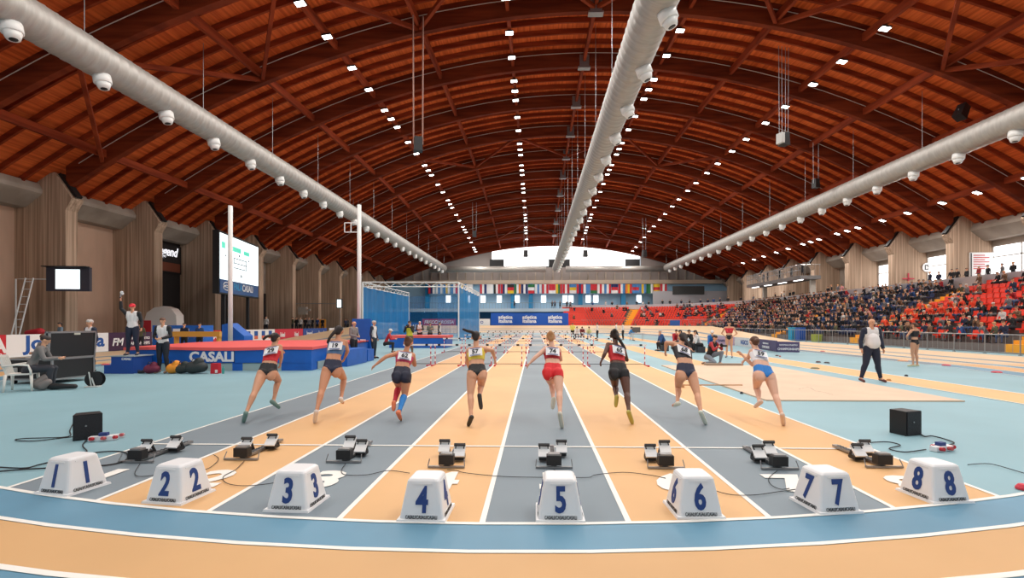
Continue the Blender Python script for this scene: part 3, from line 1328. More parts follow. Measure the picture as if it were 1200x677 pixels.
        s.no = nr.reshape(-1, 3)
        s.lat = (co - np.array(s.Hp)) @ np.array((s.P['Pb'] - s.P['Pa']).normalized())
        s.fr = (co - np.array(s.Hp)) @ np.array(s.fx)

    def garment(s, sel, off, name, m, parent, arm_m=None):
        """cloth shell over the selected vertices; has an outer and an inner layer joined at the hems"""
        me = s.me
        nf = len(me.polygons)
        faces = [tuple(p.vertices) for p in me.polygons]
        keep = [f for f in faces if all(sel[i] for i in f)]
        if not keep:
            return None
        idx = {}
        vs = []
        for f in keep:
            for i in f:
                if i not in idx:
                    idx[i] = len(vs)
                    vs.append(tuple(s.co[i] + s.no[i] * off))
        n = len(vs)
        F = [tuple(idx[i] for i in f) for f in keep]
        edges = {}
        for f in F:
            for a, b_ in zip(f, f[1:] + f[:1]):
                edges[(a, b_)] = 1
        inv = {v: k for k, v in idx.items()}
        rim = []
        low = {}
        for (a, b_) in list(edges):
            if (b_, a) not in edges:
                for q in (a, b_):
                    if q not in low:
                        low[q] = len(vs)
                        i = inv[q]
                        vs.append(tuple(s.co[i] - s.no[i] * .003))
                rim.append((b_, a, low[a], low[b_]))
        mb = MB()
        mb.add(vs, F + rim)
        if arm_m is not None:
            arm = (s.kind == 'uarm') | (s.kind == 'farm') | ((s.kind == 'torso') & (s.h > .8) & (np.abs(s.lat) > .15))
            mb.mi = [1 if sum(arm[i] for i in f) * 2 >= len(f) else 0 for f in keep] + [1 if arm[inv[r[0]]] else 0 for r in rim]
            return mb.build(name, [m, arm_m], parent, smooth=True)
        return mb.build(name, m, parent, smooth=True)

    def sel(s, **k):
        """boolean mask: torso=(h0,h1), thigh=(t0,t1) ..."""
        out = np.zeros(len(s.co), bool)
        for kd, rg in k.items():
            mk = s.kind == kd
            if kd in ('torso', 'neck'):
                out |= mk & (s.h >= rg[0]) & (s.h <= rg[1])
            else:
                out |= mk & (s.tt >= rg[0]) & (s.tt <= rg[1])
        return out

    def shoe_sel(s, q):
        A, K = np.array(s.P['A' + 'ab'[q]]), np.array(s.P['K' + 'ab'[q]])
        sh = (A - K) / np.linalg.norm(A - K)
        return (s.kind == 'foot') & (s.leg == q) & (((s.co - A) @ sh) > .004)

    def body(s, name, m, parent):
        me = s.me
        me.materials.clear()
        me.materials.append(m)
        me.polygons.foreach_set('use_smooth', [True] * len(me.polygons))
        o = bpy.data.objects.new(name, me)
        C.objects.link(o)
        o.parent = parent
        return o

    def head_blob(s, prims, name, m, parent, voxel=.012):
        mb = MB()
        for a, b_, ra, rb in prims:
            mb.capsule(a, b_, ra, rb, 10)
        me = remesh(mb, voxel, 2)
        me.materials.clear()
        me.materials.append(m)
        me.polygons.foreach_set('use_smooth', [True] * len(me.polygons))
        o = bpy.data.objects.new(name, me)
        C.objects.link(o)
        o.parent = parent
        return o

    def hair(s, m, parent, style='short', tail=None, voxel=.012):
        H, u, l, d, k = s.H, s.hu, s.lk, s.sd, s.hs
        pr = [(H - l * .03 + u * .035, H + l * .02 + u * .045, .085 * k, .078 * k)]
        if style != 'crop':
            pr += [(H - l * .045 + u * .02, H - l * .045 - u * .03, .074 * k, .06 * k)]
        if style == 'long':
            for e in (-1, 0, 1):
                pr += [(H - l * .05 + d * .04 * e, H - l * .07 + d * .055 * e - u * .17, .055, .04)]
        if style == 'bun':
            pr += [(H - l * .1 + u * .05, H - l * .12 + u * .055, .045, .04)]
        if style == 'lowbun':
            pr += [(H - l * .09 - u * .02, H - l * .12 - u * .03, .05, .045)]
        if tail:
            for a, b_, ra, rb in zip(tail[:-1], tail[1:], [.035 - .004 * i for i in range(9)], [.031 - .004 * i for i in range(9)]):
                pr += [(Vector(a), Vector(b_), max(.012, ra), max(.01, rb))]
        return s.head_blob(pr, 'hair', m, parent, voxel)

    def face(s, parent):
        H, u, l, d, k = s.H, s.hu, s.lk, s.sd, s.hs
        for e in (-1, 1):
            mb = MB()
            c = H + l * .083 * k + d * e * .03 + u * .012
            mb.capsule(c - d * .006, c + d * .006, .0075, .0075, 8)
            mb.build('eye', HAIR_D, parent, True)
        mb = MB()
        c = H + l * .083 * k - u * .055
        mb.capsule(c - d * .018, c + d * .018, .007, .007, 8)
        mb.build('lips', plain(170, 92, 84), parent, True)


def rel(P, o):
    return {k: Vector(v) - o for k, v in P.items()}


def athlete(J, d, lab, skin, hairm, hstyle, top, bottoms, shoes, bib, tail=None, crop=True, shorts=.06, sleeves=None, lookup=0.0, topcol2=None, bulk=.98):
    """J: joint -> (picture x, picture y, metres ahead of the planted toe)"""
    P = {k: at(v[0], v[1], d + v[2]) for k, v in J.items()}
    sup = min(P['Ta'].z, P['Tb'].z)
    o = Vector(((P['Ta'] if P['Ta'].z < P['Tb'].z else P['Tb']).x, (P['Ta'] if P['Ta'].z < P['Tb'].z else P['Tb']).y, 0))
    dz = .022 - sup
    P = {k: v - o + Vector((0, 0, dz)) for k, v in P.items()}
    r0 = root('person', o, lab, 'person', 'hurdlers leaving the blocks')
    B = Body(P, (0, 1, 0), bulk, True, .0105, True, look=(0, 1, -.1 + lookup))
    body = B.body('body', skin, r0)
    tl = None
    if tail:
        tl = [at(x, y, d + z) - o + Vector((0, 0, dz)) for x, y, z in tail]
        tl = [B.H - B.lk * .08 + B.hu * .03] + tl
    B.hair(hairm, r0, hstyle, tl)
    # top
    lo = .52 if crop else .40
    sel = B.sel(torso=(lo, .97))
    notch = (B.h > .84) & (np.abs(B.lat) > .095)
    sel &= ~((B.kind == 'torso') & (B.h > .86) & (np.abs(B.lat) > .13))
    B.garment(sel, .007, 'running_top', top, r0)
    # briefs or shorts
    thr = 0.20
    br = (B.kind == 'torso') & (B.h < thr + .12)
    if shorts > .15:
        br |= (B.kind == 'thigh') & (B.tt < shorts)
    else:
        # high-cut brief: the leg line rises towards the sides
        low = -.16 + np.abs(B.lat) * 1.55
        br &= (B.h > low)
        br |= (B.kind == 'thigh') & (B.h > low) & (B.tt < .22) & (np.abs(B.lat) < .16)
        br |= (B.kind == 'torso') & (B.h < .32) & (B.h > low)
    B.garment(br, .006, 'shorts' if shorts > .15 else 'briefs', bottoms, r0)
    for q in (0, 1):
        B.garment(B.shoe_sel(q), .007, 'running_shoe', shoes, r0)
    if sleeves:
        for q in (0, 1):
            sl = (B.kind == 'calf') & (B.leg == q) & (B.tt > .1) & (B.tt < .93)
            g = B.garment(sl, .005, 'calf_sleeve', sleeves[q], r0)
            if g:
                g['label'] = ('red', 'blue')[q] + ' calf sleeve'
    # bib on the back
    c = lerp(B.Hp, B.Cs, .76) - B.fx * (.1 * bulk)
    side = (P['Sb'] - P['Sa']).normalized()
    right = side if side.dot(Vector((1, 0, 0))) > 0 else -side
    up = B.up
    nb = -B.fx
    m = MB()
    N = 6
    for j in (0, 1):
        for i in range(N + 1):
            t = (i / N - .5)
            off = -.22 * (2 * t) ** 2 * .09
            for zz in (-.082, .082):
                m.v.append(c + right * t * .235 + up * zz + nb * (off + .004 * j + .014))
    for i in range(N):
        a = 2 * i
        w2 = 2 * (N + 1)
        m.f.append((w2 + a, w2 + a + 2, w2 + a + 3, w2 + a + 1))
        m.f.append((a, a + 1, a + 3, a + 2))
    m.f += [(0, 2 * N + 2, 2 * N + 3, 1), (2 * N, 2 * N + 1, 4 * N + 3, 4 * N + 2)]
    m.mi = [0] * len(m.f)
    bb = m.build('number_bib', M_WHITE, r0)
    for zz in (-.07, .07):
        m = MB()
        a = c + up * zz + nb * .0215
        m.add([a - right * .09 - up * .008, a + right * .09 - up * .008, a + right * .09 + up * .008, a - right * .09 + up * .008], [(0, 1, 2, 3)])
        m.build('sponsor_strip', plain(90, 100, 150), bb)
    text(bib, .12, o + c + nb * .024, right, up, M_INKB, bb, 'bib_number', .002, .004, .95)
    return r0, B, P


def shoe(r, g, b_):
    return plain(r, g, b_, .5)


# joint order: image side a = left in the picture, b = right
A1 = dict(H=(322.7, 397.6, .95), N=(321.5, 405.5, .9), Sa=(313.2, 410, .82), Sb=(327.8, 407, .9), Ea=(316.5, 418.5, 1.0), Wa=(328.5, 414, 1.22), Eb=(329.8, 417, .92), Wb=(328.4, 428, 1.0),
          T=(316.2, 424.5, .66), Pa=(307.6, 438, .5), Pb=(319, 438, .55), Ka=(298.8, 459.5, .2), Aa=(288.6, 484, -.08), Ta=(285.3, 494.5, .02), Kb=(326.6, 446.5, .92), Ab=(320.2, 470.5, .62), Tb=(327, 478, .74))
athlete(A1, 8.19, 'person sprinting in red top and black briefs, dark ponytail, in lane 1', SKIN, HAIR_D, 'short', plain(206, 34, 44), plain(24, 24, 26), shoe(120, 150, 140), '29',
        tail=[(317, 394, .82), (312, 395, .76), (309, 398, .74)], crop=False)
A2 = dict(H=(397.2, 389.5, .95), N=(396, 398, .9), Sa=(387.3, 402, .82), Sb=(404.2, 401.5, .86), Ea=(385, 411, 1.0), Wa=(392, 407, 1.25), Eb=(407.4, 411.5, .86), Wb=(403.2, 422, .98),
          T=(390.8, 419.2, .66), Pa=(383.2, 434.5, .5), Pb=(395.6, 434.5, .55), Ka=(377, 459, .22), Aa=(370.8, 483, -.08), Ta=(368.8, 495.3, .02), Kb=(403.2, 444.5, .95), Ab=(399.8, 467.5, .6), Tb=(402, 473, .78))
athlete(A2, 8.15, 'person sprinting in blue-white crop top and navy briefs with long loose ponytail, in lane 2', SKIN_T, HAIR_D, 'short', plain(96, 128, 166), plain(28, 34, 60), shoe(226, 214, 206), '19',
        tail=[(390, 392, .82), (386, 397, .78), (384, 402, .76)])
A3 = dict(H=(478.4, 405.5, .9), N=(476.8, 413.5, .86), Sa=(466.5, 417.5, .8), Sb=(483.6, 420, .84), Ea=(452.5, 421.5, .6), Wa=(438.4, 432.5, .5), Eb=(486.2, 431.5, .95), Wb=(481, 426, 1.2),
          T=(471.8, 430, .66), Pa=(465.2, 444, .5), Pb=(476, 444, .52), Kb=(474.2, 466.5, .5), Ab=(467.4, 487, .15), Tb=(470, 495.8, .3), Ka=(467.5, 457.5, .7), Aa=(461.8, 476, .3), Ta=(461.2, 484, .25))
athlete(A3, 8.05, 'person sprinting in navy shorts with red and blue calf sleeves, in lane 3', SKIN_T, HAIR_B, 'bun', plain(190, 60, 96), plain(26, 30, 52), shoe(240, 128, 84), '62',
        shorts=.36, sleeves=(plain(196, 28, 48), plain(36, 128, 204)))
A4 = dict(H=(557.8, 397.5, .92), N=(558, 405.5, .88), Sa=(549.3, 413, .82), Sb=(566.2, 411, .82), Ea=(547.3, 425, .9), Wa=(549.8, 434.5, 1.1), Eb=(577.2, 412.8, .7), Wb=(580.2, 424.5, .85),
          T=(558.8, 426.5, .66), Pa=(553.3, 440, .5), Pb=(565, 440, .52), Ka=(551.2, 465.5, .3), Aa=(552, 491, .0), Ta=(549, 500.3, .08), Kb=(563.6, 455.5, .75), Ab=(562.2, 467, .32), Tb=(563.8, 480.5, .26))
athlete(A4, 7.85, 'person sprinting in yellow and white top and black briefs, elbow out, in lane 4', SKIN, HAIR_D, 'short', plain(236, 214, 84), plain(26, 26, 28), shoe(52, 48, 44), '57',
        tail=[(553, 391, .84), (548, 390, .8), (543, 388, .78)])
A5 = dict(H=(645.4, 397.5, .92), N=(646.3, 406, .88), Sa=(639.2, 410.6, .82), Sb=(654.4, 411.8, .82), Ea=(627.6, 420, .62), Wa=(619.4, 428.5, .55), Eb=(657.2, 423, .95), Wb=(652, 421, 1.2),
          T=(647.6, 424.5, .66), Pa=(641.7, 438, .5), Pb=(653.6, 438, .52), Kb=(655.6, 461.5, .26), Ab=(656.3, 486.5, -.08), Tb=(658.6, 502, .02), Ka=(646.5, 452, .75), Aa=(648.6, 469.5, .36), Ta=(647.6, 479.5, .3))
athlete(A5, 7.75, 'person sprinting in bright red shorts and red-black top with blonde bun, in lane 5', SKIN_P, HAIR_L, 'bun', plain(180, 36, 46), plain(220, 34, 40), shoe(206, 204, 188), '74', shorts=.3)
A6 = dict(H=(720.2, 395, .94), N=(722, 403.5, .9), Sa=(712.8, 406, .8), Sb=(730.4, 411.5, .84), Ea=(708.6, 416.5, .62), Wa=(704.4, 425.5, .6), Eb=(734.8, 423.5, .95), Wb=(729, 421, 1.2),
          T=(723.6, 423.8, .66), Pa=(719.2, 438.5, .5), Pb=(731, 438.5, .52), Kb=(734.8, 463, .28), Ab=(737, 484.8, -.02), Tb=(741, 497.6, .08), Ka=(720.9, 455, .78), Aa=(722.4, 468, .38), Ta=(721.7, 477.5, .36))
athlete(A6, 8.0, 'dark-skinned person sprinting in red top and black shorts with braids, in lane 6', SKIN_D, HAIR_D, 'bun', plain(206, 44, 50), plain(26, 26, 28), shoe(186, 174, 84), '65',
        tail=[(726, 400, .8), (730, 406, .78), (732.5, 410, .76)], shorts=.3, crop=False)
A7 = dict(H=(799.6, 398, 1.0), N=(798, 404.5, .95), Sa=(788.6, 404, .92), Sb=(808.2, 412, .84), Ea=(780.8, 402.5, .75), Wa=(779.6, 414, .85), Eb=(807, 421, 1.02), Wb=(799, 418, 1.25),
          T=(802.6, 424.5, .66), Pa=(797.4, 440, .5), Pb=(810.6, 440, .52), Kb=(817.2, 463.5, .26), Ab=(821.4, 484.5, -.06), Tb=(827, 497.6, .04), Ka=(794.6, 455, .86), Aa=(793.9, 473.5, .5), Ta=(788.5, 476.5, .6))
athlete(A7, 8.0, 'person sprinting in black and white crop top and navy briefs, arm raised, in lane 7', SKIN, HAIR_D, 'short', plain(58, 56, 60), plain(30, 36, 62), shoe(208, 214, 200), '68',
        tail=[(803, 399, .86), (806, 403, .8), (807.5, 407, .76)])
A8 = dict(H=(883.9, 403.5, 1.0), N=(884.6, 411, .95), Sa=(881, 414, .9), Sb=(894.5, 417, .84), Ea=(876.8, 421, 1.05), Wa=(870.6, 426, 1.2), Eb=(881.8, 429.8, 1.0), Wb=(868.4, 416.5, 1.15),
          T=(891.8, 428, .66), Pa=(889, 442, .5), Pb=(902, 443, .52), Kb=(908.6, 466, .28), Ab=(916.4, 488.5, -.04), Tb=(918.2, 500, .06), Ka=(886.5, 457.5, .86), Aa=(890, 473.5, .48), Ta=(885, 479, .52))
athlete(A8, 7.9, 'person sprinting in white top and bright blue briefs with brown bun, in lane 8', SKIN_P, HAIR_B, 'lowbun', plain(228, 224, 226), plain(28, 122, 200), shoe(222, 196, 178), '59')


# ---------------------------------------------------------------- posed bystanders
def stand_joints(hgt=1.75, arms='down', stance=.12, lean=0.0, fem=False):
    """standing pose facing +y, feet on z=0"""
    k = hgt / 1.75
    P = dict(H=(0, .02 + lean, 1.64), N=(0, lean, 1.5), Sa=(-.19, lean, 1.43), Sb=(.19, lean, 1.43), T=(0, lean * .4, 1.13), Pa=(-.09, 0, .93), Pb=(.09, 0, .93),
             Ka=(-.09 - stance * .4, .02, .5), Kb=(.09 + stance * .4, .02, .5), Aa=(-.09 - stance, -.02, .09), Ab=(.09 + stance, -.02, .09),
             Ta=(-.11 - stance, .16, .03), Tb=(.11 + stance, .16, .03))
    if arms == 'down':
        P.update(Ea=(-.27, -.02, 1.14), Eb=(.27, -.02, 1.14), Wa=(-.29, .06, .86), Wb=(.29, .06, .86))
    elif arms == 'crossed':
        P.update(Ea=(-.25, .05, 1.15), Eb=(.25, .05, 1.15), Wa=(.08, .22, 1.2), Wb=(-.08, .2, 1.14))
    elif arms == 'folded':
        P.update(Ea=(-.25, .02, 1.16), Eb=(.25, .02, 1.16), Wa=(-.04, .26, 1.08), Wb=(.04, .26, 1.08))
    elif arms == 'camera':
        P.update(Ea=(-.22, .16, 1.2), Eb=(.22, .16, 1.2), Wa=(-.07, .25, 1.52), Wb=(.07, .25, 1.52))
    elif arms == 'gun':
        P.update(Eb=(.34, .0, 1.6), Wb=(.34, .02, 1.92), Ea=(-.27, -.02, 1.14), Wa=(-.3, .08, .88))
    elif arms == 'hips':
        P.update(Ea=(-.34, -.06, 1.16), Eb=(.34, -.06, 1.16), Wa=(-.17, .06, 1.02), Wb=(.17, .06, 1.02))
    elif arms == 'head':
        P.update(Ea=(-.36, .05, 1.22), Eb=(.4, .05, 1.3), Wa=(-.14, .2, 1.1), Wb=(.2, .12, 1.6))
    elif arms == 'phone':
        P.update(Ea=(-.25, .02, 1.16), Eb=(.25, .02, 1.16), Wa=(-.08, .28, 1.28), Wb=(.06, .27, 1.26))
    return {q: Vector(v) * k for q, v in P.items()}


def sit_joints(lean=.1, knees=.0, arms='lap', seat=.45):
    P = dict(Pa=(-.09, 0, seat + .09), Pb=(.09, 0, seat + .09), T=(0, lean * .4 - .02, seat + .3), Sa=(-.18, lean, seat + .58), Sb=(.18, lean, seat + .58),
             N=(0, lean + .02, seat + .66), H=(0, lean + .06, seat + .79), Ka=(-.12 - knees, .42, seat + .08), Kb=(.12 + knees, .42, seat + .08),
             Aa=(-.12 - knees, .38, .09), Ab=(.12 + knees, .38, .09), Ta=(-.13 - knees, .55, .03), Tb=(.13 + knees, .55, .03))
    if arms == 'lap':
        P.update(Ea=(-.24, lean + .05, seat + .3), Eb=(.24, lean + .05, seat + .3), Wa=(-.07, .32, seat + .2), Wb=(.07, .32, seat + .2))
    elif arms == 'clap':
        P.update(Ea=(-.24, lean + .12, seat + .34), Eb=(.24, lean + .12, seat + .34), Wa=(-.04, lean + .3, seat + .5), Wb=(.04, lean + .3, seat + .5))
    elif arms == 'desk':
        P.update(Ea=(-.24, lean + .1, seat + .32), Eb=(.24, lean + .1, seat + .32), Wa=(-.1, lean + .38, seat + .34), Wb=(.1, lean + .38, seat + .34))
    elif arms == 'chin':
        P.update(Ea=(-.18, .34, seat + .18), Eb=(.18, .34, seat + .18), Wa=(-.05, lean + .14, seat + .62), Wb=(.08, .36, seat + .2))
    return {q: Vector(v) for q, v in P.items()}


def figure(loc, rz, P, lab, skin=SKIN, hair=HAIR_D, hstyle='crop', upper=None, lower=None, shoes=None, long_sleeve=True, sleeve_m=None, fem=False, bulk=1.0, belly=0.0,
           voxel=.013, look=None, group=None, vest=None, cap=None, hem=.02, briefs=False, crop=False, grip=False, face=True):
    r0 = root('person', loc, lab, 'person', group, rz)
    B = Body(P, (0, 1, 0), bulk, fem, voxel, True, look=look, belly=belly, grip=grip)
    B.body('body', skin, r0)
    if hair is not None:
        B.hair(hair, r0, hstyle, voxel=.015)
    if face:
        B.face(r0)
    if lower is not None:
        if briefs:
            low = -.16 + np.abs(B.lat) * 1.4
            br = ((B.kind == 'torso') & (B.h < .32) & (B.h > low)) | ((B.kind == 'thigh') & (B.h > low) & (B.tt < .22))
            B.garment(br, .006, 'briefs', lower, r0)
        else:
            B.garment(B.sel(torso=(-9, .25), thigh=(-9, 9), calf=(-9, .97)), .016, 'trousers', lower, r0)
    if upper is not None:
        if crop:
            B.garment(B.sel(torso=(.5, .99)), .006, 'top', upper, r0)
        elif long_sleeve:
            sv = B.sel(torso=(hem, 1.2), uarm=(-9, 9), farm=(-9, .8)) | ((B.kind == 'neck') & (B.h < 1.03))
            B.garment(sv, .018, 'shirt', upper, r0, sleeve_m)
    if vest is not None:
        B.garment(B.sel(torso=(.12, .92)), .026, 'vest', vest, r0)
    if shoes is not None:
        for q in (0, 1):
            B.garment(B.shoe_sel(q), .01, 'shoe', shoes, r0)
    if cap is not None:
        H, u, l = B.H, B.hu, B.lk
        B.head_blob([(H - l * .02 + u * .045, H + l * .015 + u * .05, .09, .086), (H + l * .09 + u * .045, H + l * .14 + u * .035, .03, .018),
                     (H + l * .09 + u * .045 + B.sd * .035, H + l * .125 + u * .038 + B.sd * .03, .024, .016), (H + l * .09 + u * .045 - B.sd * .035, H + l * .125 + u * .038 - B.sd * .03, .024, .016)],
                    'cap', cap, r0, .014)
    return r0, B


GW = plain(226, 222, 220)
NV = plain(26, 34, 56)
BK = plain(24, 24, 28)

g = ground(1021, 447.3)
figure(g, PI - .05, stand_joints(1.80, 'down', .17), 'bald person in white shirt with navy sleeves standing legs apart beside the pit cover', SKIN, None, upper=GW, sleeve_m=NV, lower=NV,
       shoes=plain(96, 44, 40), belly=.09, bulk=1.1)
g = ground(1072, 429.6)
figure(g, .35, stand_joints(1.70, 'head', .03), 'person in black crop top and black briefs walking towards the barrier', SKIN, HAIR_B, 'lowbun', upper=BK, lower=BK, shoes=plain(226, 224, 190),
       long_sleeve=False, fem=True, briefs=True, crop=True, bulk=.95)
g = ground(854.5, 419)
figure(g, PI - .5, stand_joints(1.78, 'hips', .03), 'person in red and white crop top and black briefs, hands on hips', SKIN, HAIR_D, 'short', upper=plain(204, 50, 60), lower=BK,
       shoes=plain(120, 130, 140), long_sleeve=False, fem=True, briefs=True, crop=True, bulk=.95)
# kneeling photographer
g = ground(833, 427)
PK = dict(Pa=(-.1, -.1, .34), Pb=(.1, -.1, .34), T=(0, 0, .58), Sa=(-.19, .12, .86), Sb=(.19, .12, .86), N=(0, .15, .93), H=(0, .18, 1.08), Ka=(-.2, .38, .5), Kb=(.22, .3, .12),
          Aa=(-.16, .3, .09), Ab=(.2, -.12, .08), Ta=(-.18, .48, .03), Tb=(.22, -.26, .04), Ea=(-.3, .3, .62), Eb=(.3, .3, .62), Wa=(-.1, .42, .76), Wb=(.1, .42, .76))
r0, B = figure(g, PI + .7, PK, 'crouching photographer in black and red shirt and pale jeans beside the pit cover', SKIN, HAIR_D, 'crop', upper=BK, sleeve_m=plain(170, 36, 44), lower=plain(128, 140, 152),
               shoes=plain(120, 100, 90), grip=True)
cr = root('camera_with_lens', g + Matrix.Rotation(PI + .7, 3, 'Z') @ Vector((0, .46, .78)), 'black camera with long lens held by the crouching photographer', 'camera', rz=PI + .7)
m = MB()
m.box((0, 0, 0), (.15, .07, .11))
m.box((0, 0, .07), (.06, .05, .04))
m.build('camera_body', M_BLACK, cr)
m = MB()
m.tube([(0, .03, 0), (0, .12, 0), (0, .13, 0), (0, .22, 0)], [.035, .035, .045, .045], 12)
m.build('lens', M_BLACK, cr)
# starter on the podium
g = ground(148.5, 437)
POD = Vector((g.x, g.y + .18, 0))
r0, B = figure((POD.x + .05, POD.y, .58), PI + .25, stand_joints(1.74, 'gun', .06), 'starter in red cap and white shirt firing a pistol on the blue podium', SKIN, HAIR_D, 'crop', upper=GW, sleeve_m=BK,
               lower=NV, shoes=plain(60, 60, 66), cap=plain(210, 32, 50), grip=True)
Rz = Matrix.Rotation(PI + .25, 3, 'Z')
# mirror: the raised arm must be on the picture's left, i.e. the figure's right arm
hand = Vector((POD.x + .05, POD.y, .58)) + Rz @ (Vector((.34, .02, 1.95)))
gr = root('starting_pistol', hand, 'small silver starting pistol held up by the starter', 'pistol', rz=PI + .55)
m = MB()
m.tube([(0, 0, 0), (0, 0, .16)], .016, 8)
m.box((0, .02, .03), (.03, .05, .05))
m.build('barrel', M_STEEL, gr)
m = MB()
m.box((0, .06, .0), (.03, .09, .04))
m.build('grip', M_BLACK, gr)
p = at(142.7, 345.6, 16.2)
m = MB()
for q in range(7):
    a = Vector((random.uniform(-.03, .03), random.uniform(-.03, .03), random.uniform(-.03, .03)))
    m.capsule(a, a + Vector((.01, 0, .02)), .035, .03, 8)
tag(m.build('smoke_puff', mat('smoke', rgb(240, 240, 240), 1.0, alpha=.8), loc=p + Vector((.02, 0, .06))), 'tiny white puff of smoke above the starting pistol', 'smoke')
g = ground(191, 437)
figure(g, PI + .1, stand_joints(1.86, 'folded', .03), 'person in white shirt with dark sleeves, arms folded, before the blue landing mat', SKIN, HAIR_B, 'crop', upper=GW, sleeve_m=BK, lower=plain(20, 26, 40),
       shoes=plain(150, 120, 100))
g = ground(106, 436)
figure(g, PI - .3, stand_joints(1.80, 'down', .04), 'grey-haired person in white shirt standing behind the open flight case', SKIN, HAIR_G, 'crop', upper=GW, sleeve_m=NV, lower=NV, shoes=BK)
# seated operator
g = ground(28, 458)
CH = Vector((g.x, g.y, 0))
figure(CH + Vector((0.0, .15, 0)), -PI / 2 + .55, sit_joints(.22, .02, 'desk'), 'person in grey hoodie seated on white plastic chair typing at the flight case', SKIN, HAIR_D, 'crop', upper=plain(112, 108, 106), lower=plain(44, 46, 54),
       shoes=BK)
pp = at(48, 420, 14.6)
figure((pp.x - .1, pp.y + .5, 0), PI, sit_joints(.25, .0, 'desk'), 'person in grey jacket crouching behind the flight case lid', SKIN, HAIR_B, 'crop', upper=plain(122, 120, 122), lower=BK, shoes=BK)
pp = ground(73, 416)
figure((pp.x - .9, pp.y + .8, 0), 2.6, stand_joints(1.72, 'folded'), 'dark-haired person in grey-blue jacket behind the white advertising board', SKIN, HAIR_D, 'short', upper=plain(110, 130, 145), lower=BK, shoes=BK, face=False)
# middle distance, between mats and net
g = ground(414.5, 423.8)
figure(g, -PI / 2 - .3, stand_joints(1.76, 'folded', .02), 'bald person in grey jacket over red shirt with black trousers by the blue mats', SKIN, None, upper=plain(138, 128, 124), lower=BK, shoes=BK)
g = ground(438, 419.8)
figure(g, -PI / 2 - .15, stand_joints(1.80, 'down', .03), 'white-haired person in white shirt with navy back, dark trousers, by the blue mats', SKIN, HAIR_G, 'crop', upper=GW, sleeve_m=NV, lower=plain(30, 44, 56), shoes=BK)
g = ground(452, 413)
figure(g, -PI / 2 + .2, sit_joints(.2, 0, 'desk'), 'person in red jacket and white cap seated beside the far red mat', SKIN, HAIR_G, 'crop', upper=plain(190, 34, 44), lower=BK, shoes=BK, cap=GW)
g = at(480, 403, 25.5)
figure((g.x, g.y, 0), PI, stand_joints(1.80, 'camera', .05), 'photographer in yellow vest over black raising a camera', SKIN, HAIR_D, 'crop', upper=BK, lower=plain(120, 92, 66), shoes=BK, vest=plain(230, 220, 70), grip=True)
m = MB()
m.box((0, 0, 0), (.14, .07, .1))
m.tube([(0, -.03, 0), (0, -.2, 0)], .04, 10)
tag(m.build('camera_with_lens', M_BLACK, loc=(g.x, g.y - .33, 1.56)), 'black camera raised by the photographer in the yellow vest', 'camera')
for px, py, d, h, arms, lab, up_, sl, lo_, rz in (
        (492, 404, 36, 1.84, 'crossed', 'official in white shirt with arms crossed before the red board', GW, BK, BK, PI),
        (504, 402.6, 38, 1.74, 'phone', 'hunched person in grey-green jacket before the net', plain(104, 106, 98), None, BK, PI + .6),
        (515, 402, 39, 1.78, 'down', 'person in white shirt with dark back by the net', GW, BK, BK, -PI / 2)):
    g = at(px, py, d)
    figure((g.x, g.y, 0), rz, stand_joints(h, arms, .04), lab, SKIN, HAIR_D if h < 1.8 else HAIR_G, 'crop', upper=up_, sleeve_m=sl, lower=lo_, shoes=BK, voxel=.018, face=False)
# seated group by the far side of lane 8
for px, py, rz, lab, up_, lo_, hr, hs in (
        (779, 411, PI / 2 + .2, 'grey-haired person in blue shirt lounging low on the floor chair', plain(44, 84, 140), BK, HAIR_G, 'crop'),
        (791, 409, PI, 'person in red jacket seated behind the lane 7 sprinter', plain(190, 34, 48), BK, HAIR_D, 'short'),
        (803, 412, PI / 2, 'long-haired person in grey-blue jacket seated in the group', plain(92, 110, 134), BK, HAIR_D, 'long'),
        (812, 410.6, PI / 2 + .4, 'person in black jacket seated in the group, dark hair', BK, BK, HAIR_D, 'short'),
        (821, 413, PI / 2, 'person in white shirt seated in the group with dark trousers', GW, BK, HAIR_D, 'long'),
        (835, 414, PI - .4, 'person in bright blue shirt and white cap seated behind the photographer', plain(34, 104, 176), BK, HAIR_G, 'short')):
    g = ground(px, py)
    figure(g, rz, sit_joints(.24, .02, 'chin' if px % 2 else 'lap', .38), lab, SKIN, hr, hs, upper=up_, lower=lo_, shoes=BK, voxel=.016, face=False, cap=GW if px == 835 else None)
    m = MB()
    m.box((g.x, g.y, .18), (.4, .4, .36))
    tag(m.build('low_stool', plain(60, 62, 68)), 'dark low stool under the %s' % lab.split(' seated')[0].split(' lounging')[0], 'stool', 'low stools of the seated group')

